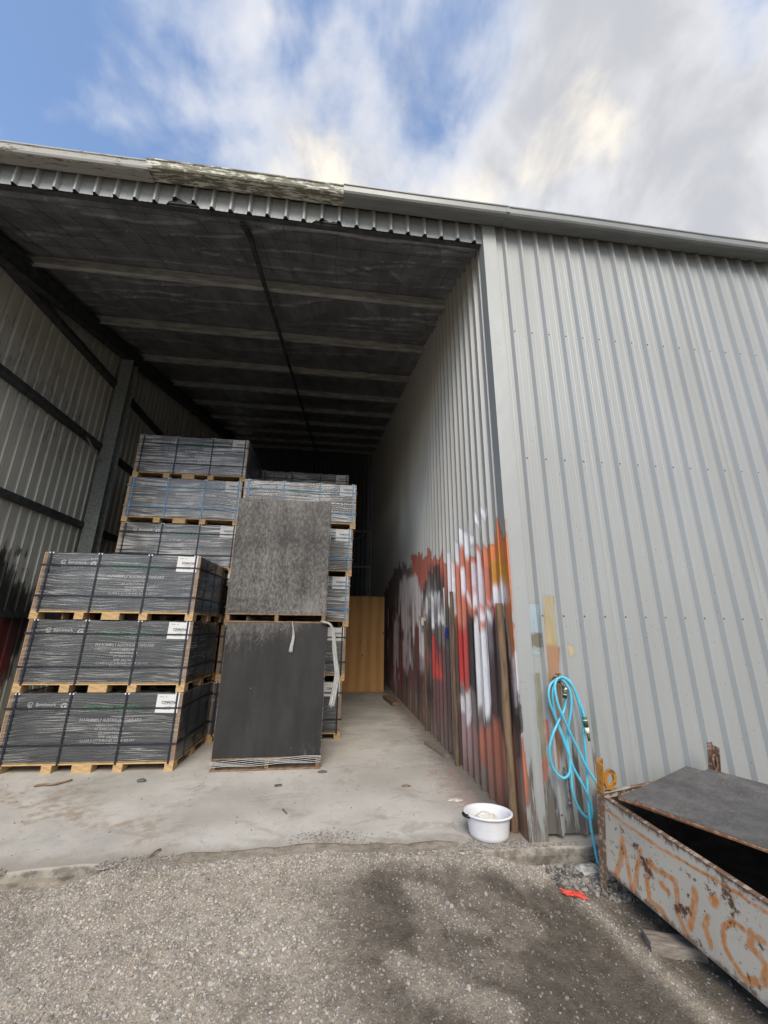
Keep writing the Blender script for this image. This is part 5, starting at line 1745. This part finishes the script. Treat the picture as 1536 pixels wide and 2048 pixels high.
# rolled rims
for pts in ([(0.0, -0.02), (0.0, -BS)], [(BL, -0.02), (BL, -BS)]):
    b = MB(); x = pts[0][0]
    b.box(x - 0.004, x + 0.026, -BS, -0.03, 0.0005, 0.007, 0.001) if x == 0 else b.box(x - 0.026, x + 0.004, -BS, -0.03, 0.0005, 0.007, 0.001)
    b.build('rim', M['bin_rusty'], steel)
for y in (0.0, -BS):
    b = MB(); b.box(0.03, BL - 0.03, y - 0.013, y + 0.013, 0.0005, 0.007, 0.001); b.build('rim', M['bin_rusty'], steel)
# corner posts: steel angles, tops proud of the rim
for (cx, cy, dx, dy, up_, mt) in ((0.0, 0.0, 1, -1, 0.215, 'bin_rusty'), (BL, 0.0, -1, -1, 0.21, 'bin_rusty'), (0.0, -BS, 1, 1, 0.2, 'bin_rusty'), (BL, -BS, -1, 1, 0.2, 'bin_rusty')):
    b = MB()
    a = 0.055; t = 0.006
    ox, oy = cx - dx * 0.008, cy - dy * 0.008
    bx = lambda x0, x1, y0, y1, z0, z1: b.box(min(x0, x1), max(x0, x1), min(y0, y1), max(y0, y1), z0, z1, 0.001)
    split = 0.02
    bx(ox, ox + dx * a, oy, oy - dy * t * -1, -0.585, split); bx(ox, ox + dx * t, oy + dy * (t + .0005), oy + dy * a, -0.585, split)
    b.build('corner_post', M['bin'] if False else M[mt], steel)
    b = MB()
    bx(ox, ox + dx * a, oy, oy - dy * t * -1, split, up_); bx(ox, ox + dx * t, oy + dy * (t + .0005), oy + dy * a, split, up_ - 0.02)
    first = (cx == 0 and cy == 0)
    pt = b.build('post_top', M['bin_orange'] if first else M['bin_rusty'], steel)
    f = MB(); f.box(ox + dx * 0.028 - 0.07, ox + dx * 0.028 + 0.07, oy + dy * 0.028 - 0.06, oy + dy * 0.028 + 0.06, -0.597, -0.5855, 0.003)
    f.build('foot_plate', M['bin_rusty'], steel)
# lifting ring cut from plate, on the nearest post
n = 22
b = MB(); V = []
for i in range(n):
    a_ = 2 * math.pi * i / n
    for r_, y in ((0.034, 0.012), (0.060, 0.012), (0.060, -0.004), (0.034, -0.004)):
        V.append((0.098 + r_ * math.cos(a_) * 0.92, y - 0.006, 0.078 + r_ * math.sin(a_) * 1.05))
F = []
for i in range(n):
    j = (i + 1) % n
    for k in range(4):
        F.append((i * 4 + k, i * 4 + (k + 1) % 4, j * 4 + (k + 1) % 4, j * 4 + k))
b.add(V, F); b.build('lifting_ring', M['bin_orange'], steel)
# bent rod loop on the far post
b = MB(); b.tube(smooth_path([(BL - 0.03, -0.03, 0.012), (BL - 0.012, -0.035, 0.05), (BL - 0.01, -0.03, 0.10), (BL - 0.03, -0.03, 0.135), (BL - 0.05, -0.03, 0.12), (BL - 0.045, -0.03, 0.07), (BL - 0.03, -0.03, 0.02)], 4), 0.007, 6)
b.build('rod_loop', M['bin_rusty'], steel, True)


# two sheets of ply thrown over the bin
def lid(corner, yaw, pitch, roll, w, l, label, curl):
    nx, ny = 14, 18
    V, F = [], []
    t = 0.016
    for s in (0, 1):
        for j in range(ny + 1):
            for i in range(nx + 1):
                u, v = i / nx, j / ny
                x, y = u * w, -v * l
                z = curl * ((u - .5) ** 2 + (v - .5) ** 2) - curl * 0.5 + s * t
                V.append((x, y, z))
    q = (nx + 1) * (ny + 1)
    for j in range(ny):
        for i in range(nx):
            a = j * (nx + 1) + i
            F.append((a, a + 1, a + nx + 2, a + nx + 1)); F.append((q + a, q + a + nx + 1, q + a + nx + 2, q + a + 1))
    root = empty('lid_sheet', corner)
    root.rotation_euler = (pitch, roll, yaw)
    tag(root, label, 'plywood sheet', 'ply sheets over the steel bin')
    mb = MB(); mb.add(V, F)
    mb.build('face', M['lid_ply'], root)
    e = MB()
    rim = [(i, 0) for i in range(nx)] + [(nx, j) for j in range(ny)] + [(i, ny) for i in range(nx, 0, -1)] + [(0, j) for j in range(ny, 0, -1)]
    W_ = []
    cx, cy = w / 2, -l / 2
    for i, j in rim:
        p = V[j * (nx + 1) + i]
        ex = 0.002 * (1 if i == nx else (-1 if i == 0 else 0)); ey = 0.002 * (1 if j == 0 else (-1 if j == ny else 0))
        W_ += [(p[0] + ex, p[1] + ey, p[2] - 0.0005), (p[0] + ex, p[1] + ey, p[2] + t * .33), (p[0] + ex * 1.8, p[1] + ey * 1.8, p[2] + t * .5), (p[0] + ex, p[1] + ey, p[2] + t * .67), (p[0] + ex, p[1] + ey, p[2] + t - 0.0005)]
    n_ = len(rim)
    e.add(W_, [(5 * i + k, 5 * ((i + 1) % n_) + k, 5 * ((i + 1) % n_) + k + 1, 5 * i + k + 1) for i in range(n_) for k in range(4)])
    e.build('ply_edge', M['plyedge'], root)
    return root


lid((0.325, -0.60, 0.458), R(26.5), R(0.3), R(-1.0), 1.0, 1.5, 'lower worn grey ply sheet, its corner peeping out by the ring', 0.02)
lid((0.345, -0.72, 0.480), R(24.5), R(0.4), R(-1.1), 1.02, 1.5, 'upper worn grey ply sheet covering the steel bin', 0.025)

# ------------------------------------------------------------------ small things on the ground
gz = lambda x, y: float(ground_z(np.array([x]), np.array([y]))[0])


def plank(name, c, size, rz, mat, label, cat, tilt=0.0, z=None):
    o = MB().box(-size[0] / 2, size[0] / 2, -size[1] / 2, size[1] / 2, 0, size[2], 0.003).build(name, mat)
    o.location = (c[0], c[1], (gz(*c) if z is None else z))
    o.rotation_euler = (tilt, 0, rz)
    return tag(o, label, cat)


plank('timber_block', (0.40, -0.80), (0.27, 0.10, 0.065), R(-18), M['timber_grey'], 'grey timber block wedged under the steel bin', 'timber block', z=gz(0.40, -0.80) - 0.012)
plank('foot_board', (0.235, -0.40), (0.24, 0.15, 0.012), R(-35), M['timber_grey'], 'flat board under the foot of the steel bin', 'board', z=-0.163)
plank('timber_offcut', (-0.155, 2.22), (0.075, 0.62, 0.035), R(11), M['timber_grey'], 'grey timber offcut lying along the foot of the painted wall', 'timber offcut', z=0.001)
plank('timber_offcut', (-0.26, 5.6), (0.16, 0.9, 0.07), R(6), M['timber_old'], 'stub of timber on the floor near the plywood panel', 'timber offcut', z=0.001)
# red rag
nx = 12
V, F = [], []
for j in range(nx + 1):
    for i in range(nx + 1):
        u, v = i / nx - .5, j / nx - .5
        x, y = 0.075 + u * 0.12 + 0.012 * math.sin(v * 9), -0.385 - u * 0.05 + v * 0.055
        V.append((x, y, gz(x, y) + 0.012 + 0.012 * (0.5 - abs(u)) + 0.006 * math.sin(u * 7 + v * 8)))
for j in range(nx):
    for i in range(nx):
        a = j * (nx + 1) + i
        F.append((a, a + 1, a + nx + 2, a + nx + 1))
b = MB(); b.add(V, F)
o = b.build('red_rag', M['red'], None, True); md = o.modifiers.new('thick', 'SOLIDIFY'); md.thickness = 0.004
tag(o, 'crumpled red rag on the dirt by the bin foot', 'rag')
# twig
b = MB(); b.tube(smooth_path([(-4.25, 1.36, 0.012), (-4.18, 1.38, 0.02), (-4.1, 1.385, 0.012), (-4.0, 1.50, 0.012)], 4), 0.009, 6, True)
b.tube([(-4.12, 1.385, 0.014), (-4.06, 1.38, 0.02)], 0.004, 5)
tag(b.build('twig', M['timber_old'], None, True), 'dry twig on the slab before the front left packs', 'twig')
b = MB(); b.tube([(-2.66, 0.0, 0.012), (-2.63, 0.06, 0.02), (-2.62, 0.09, 0.012)], 0.006, 5)
tag(b.build('twig', M['timber_old'], None, True), 'short dark stick at the edge of the slab', 'stick')
b = MB(); b.tube([(-1.87, 0.66, 0.008), (-1.83, 0.58, 0.008)], 0.006, 5)
tag(b.build('twig', M['timber_old'], None, True), 'tiny splinter on the bare middle of the slab', 'splinter')
for (x, y, r_, sd, sq, mt, lb, ct) in ((-3.33, 1.43, 0.045, 3, (1, .7, .4), 'rubber', 'dark crumpled scrap in front of the left packs', 'scrap'),
                               (-1.565, 1.545, 0.05, 4, (1, .6, .25), 'rubber', 'dark scrap beside the pallet of the black boards', 'scrap'),
                               (-0.745, 1.085, 0.045, 6, (1, .6, .18), 'timber_old', 'brown leaf litter on the slab towards the painted wall', 'leaf litter'),
                               (0.30, -0.20, 0.075, 9, (1.2, .7, .45), 'rubble_pale', 'pale broken lump below the hose', 'rubble'),
                               (0.40, -0.26, 0.05, 12, (1, .9, .6), 'rubble_pale', 'smaller pale lump against the bin post', 'rubble'),
                               (-0.36, 0.72, 0.05, 14, (1.3, .7, .16), 'plaster', 'flat whitish paint crust on the slab behind the tub', 'paint crust')):
    lump('scrap' if mt == 'rubber' else ct.replace(' ', '_'), (x, y, (r_ * sq[2] * 0.6 if y > -0.1 else gz(x, y) + r_ * sq[2] * .5)), r_, M[mt], lb, ct, sq, sd)
plank('rubber_square', (-1.98, 1.205), (0.07, 0.05, 0.008), R(12), M['rubber'], 'small dark square offcut on the middle of the slab', 'offcut', z=0.0005)
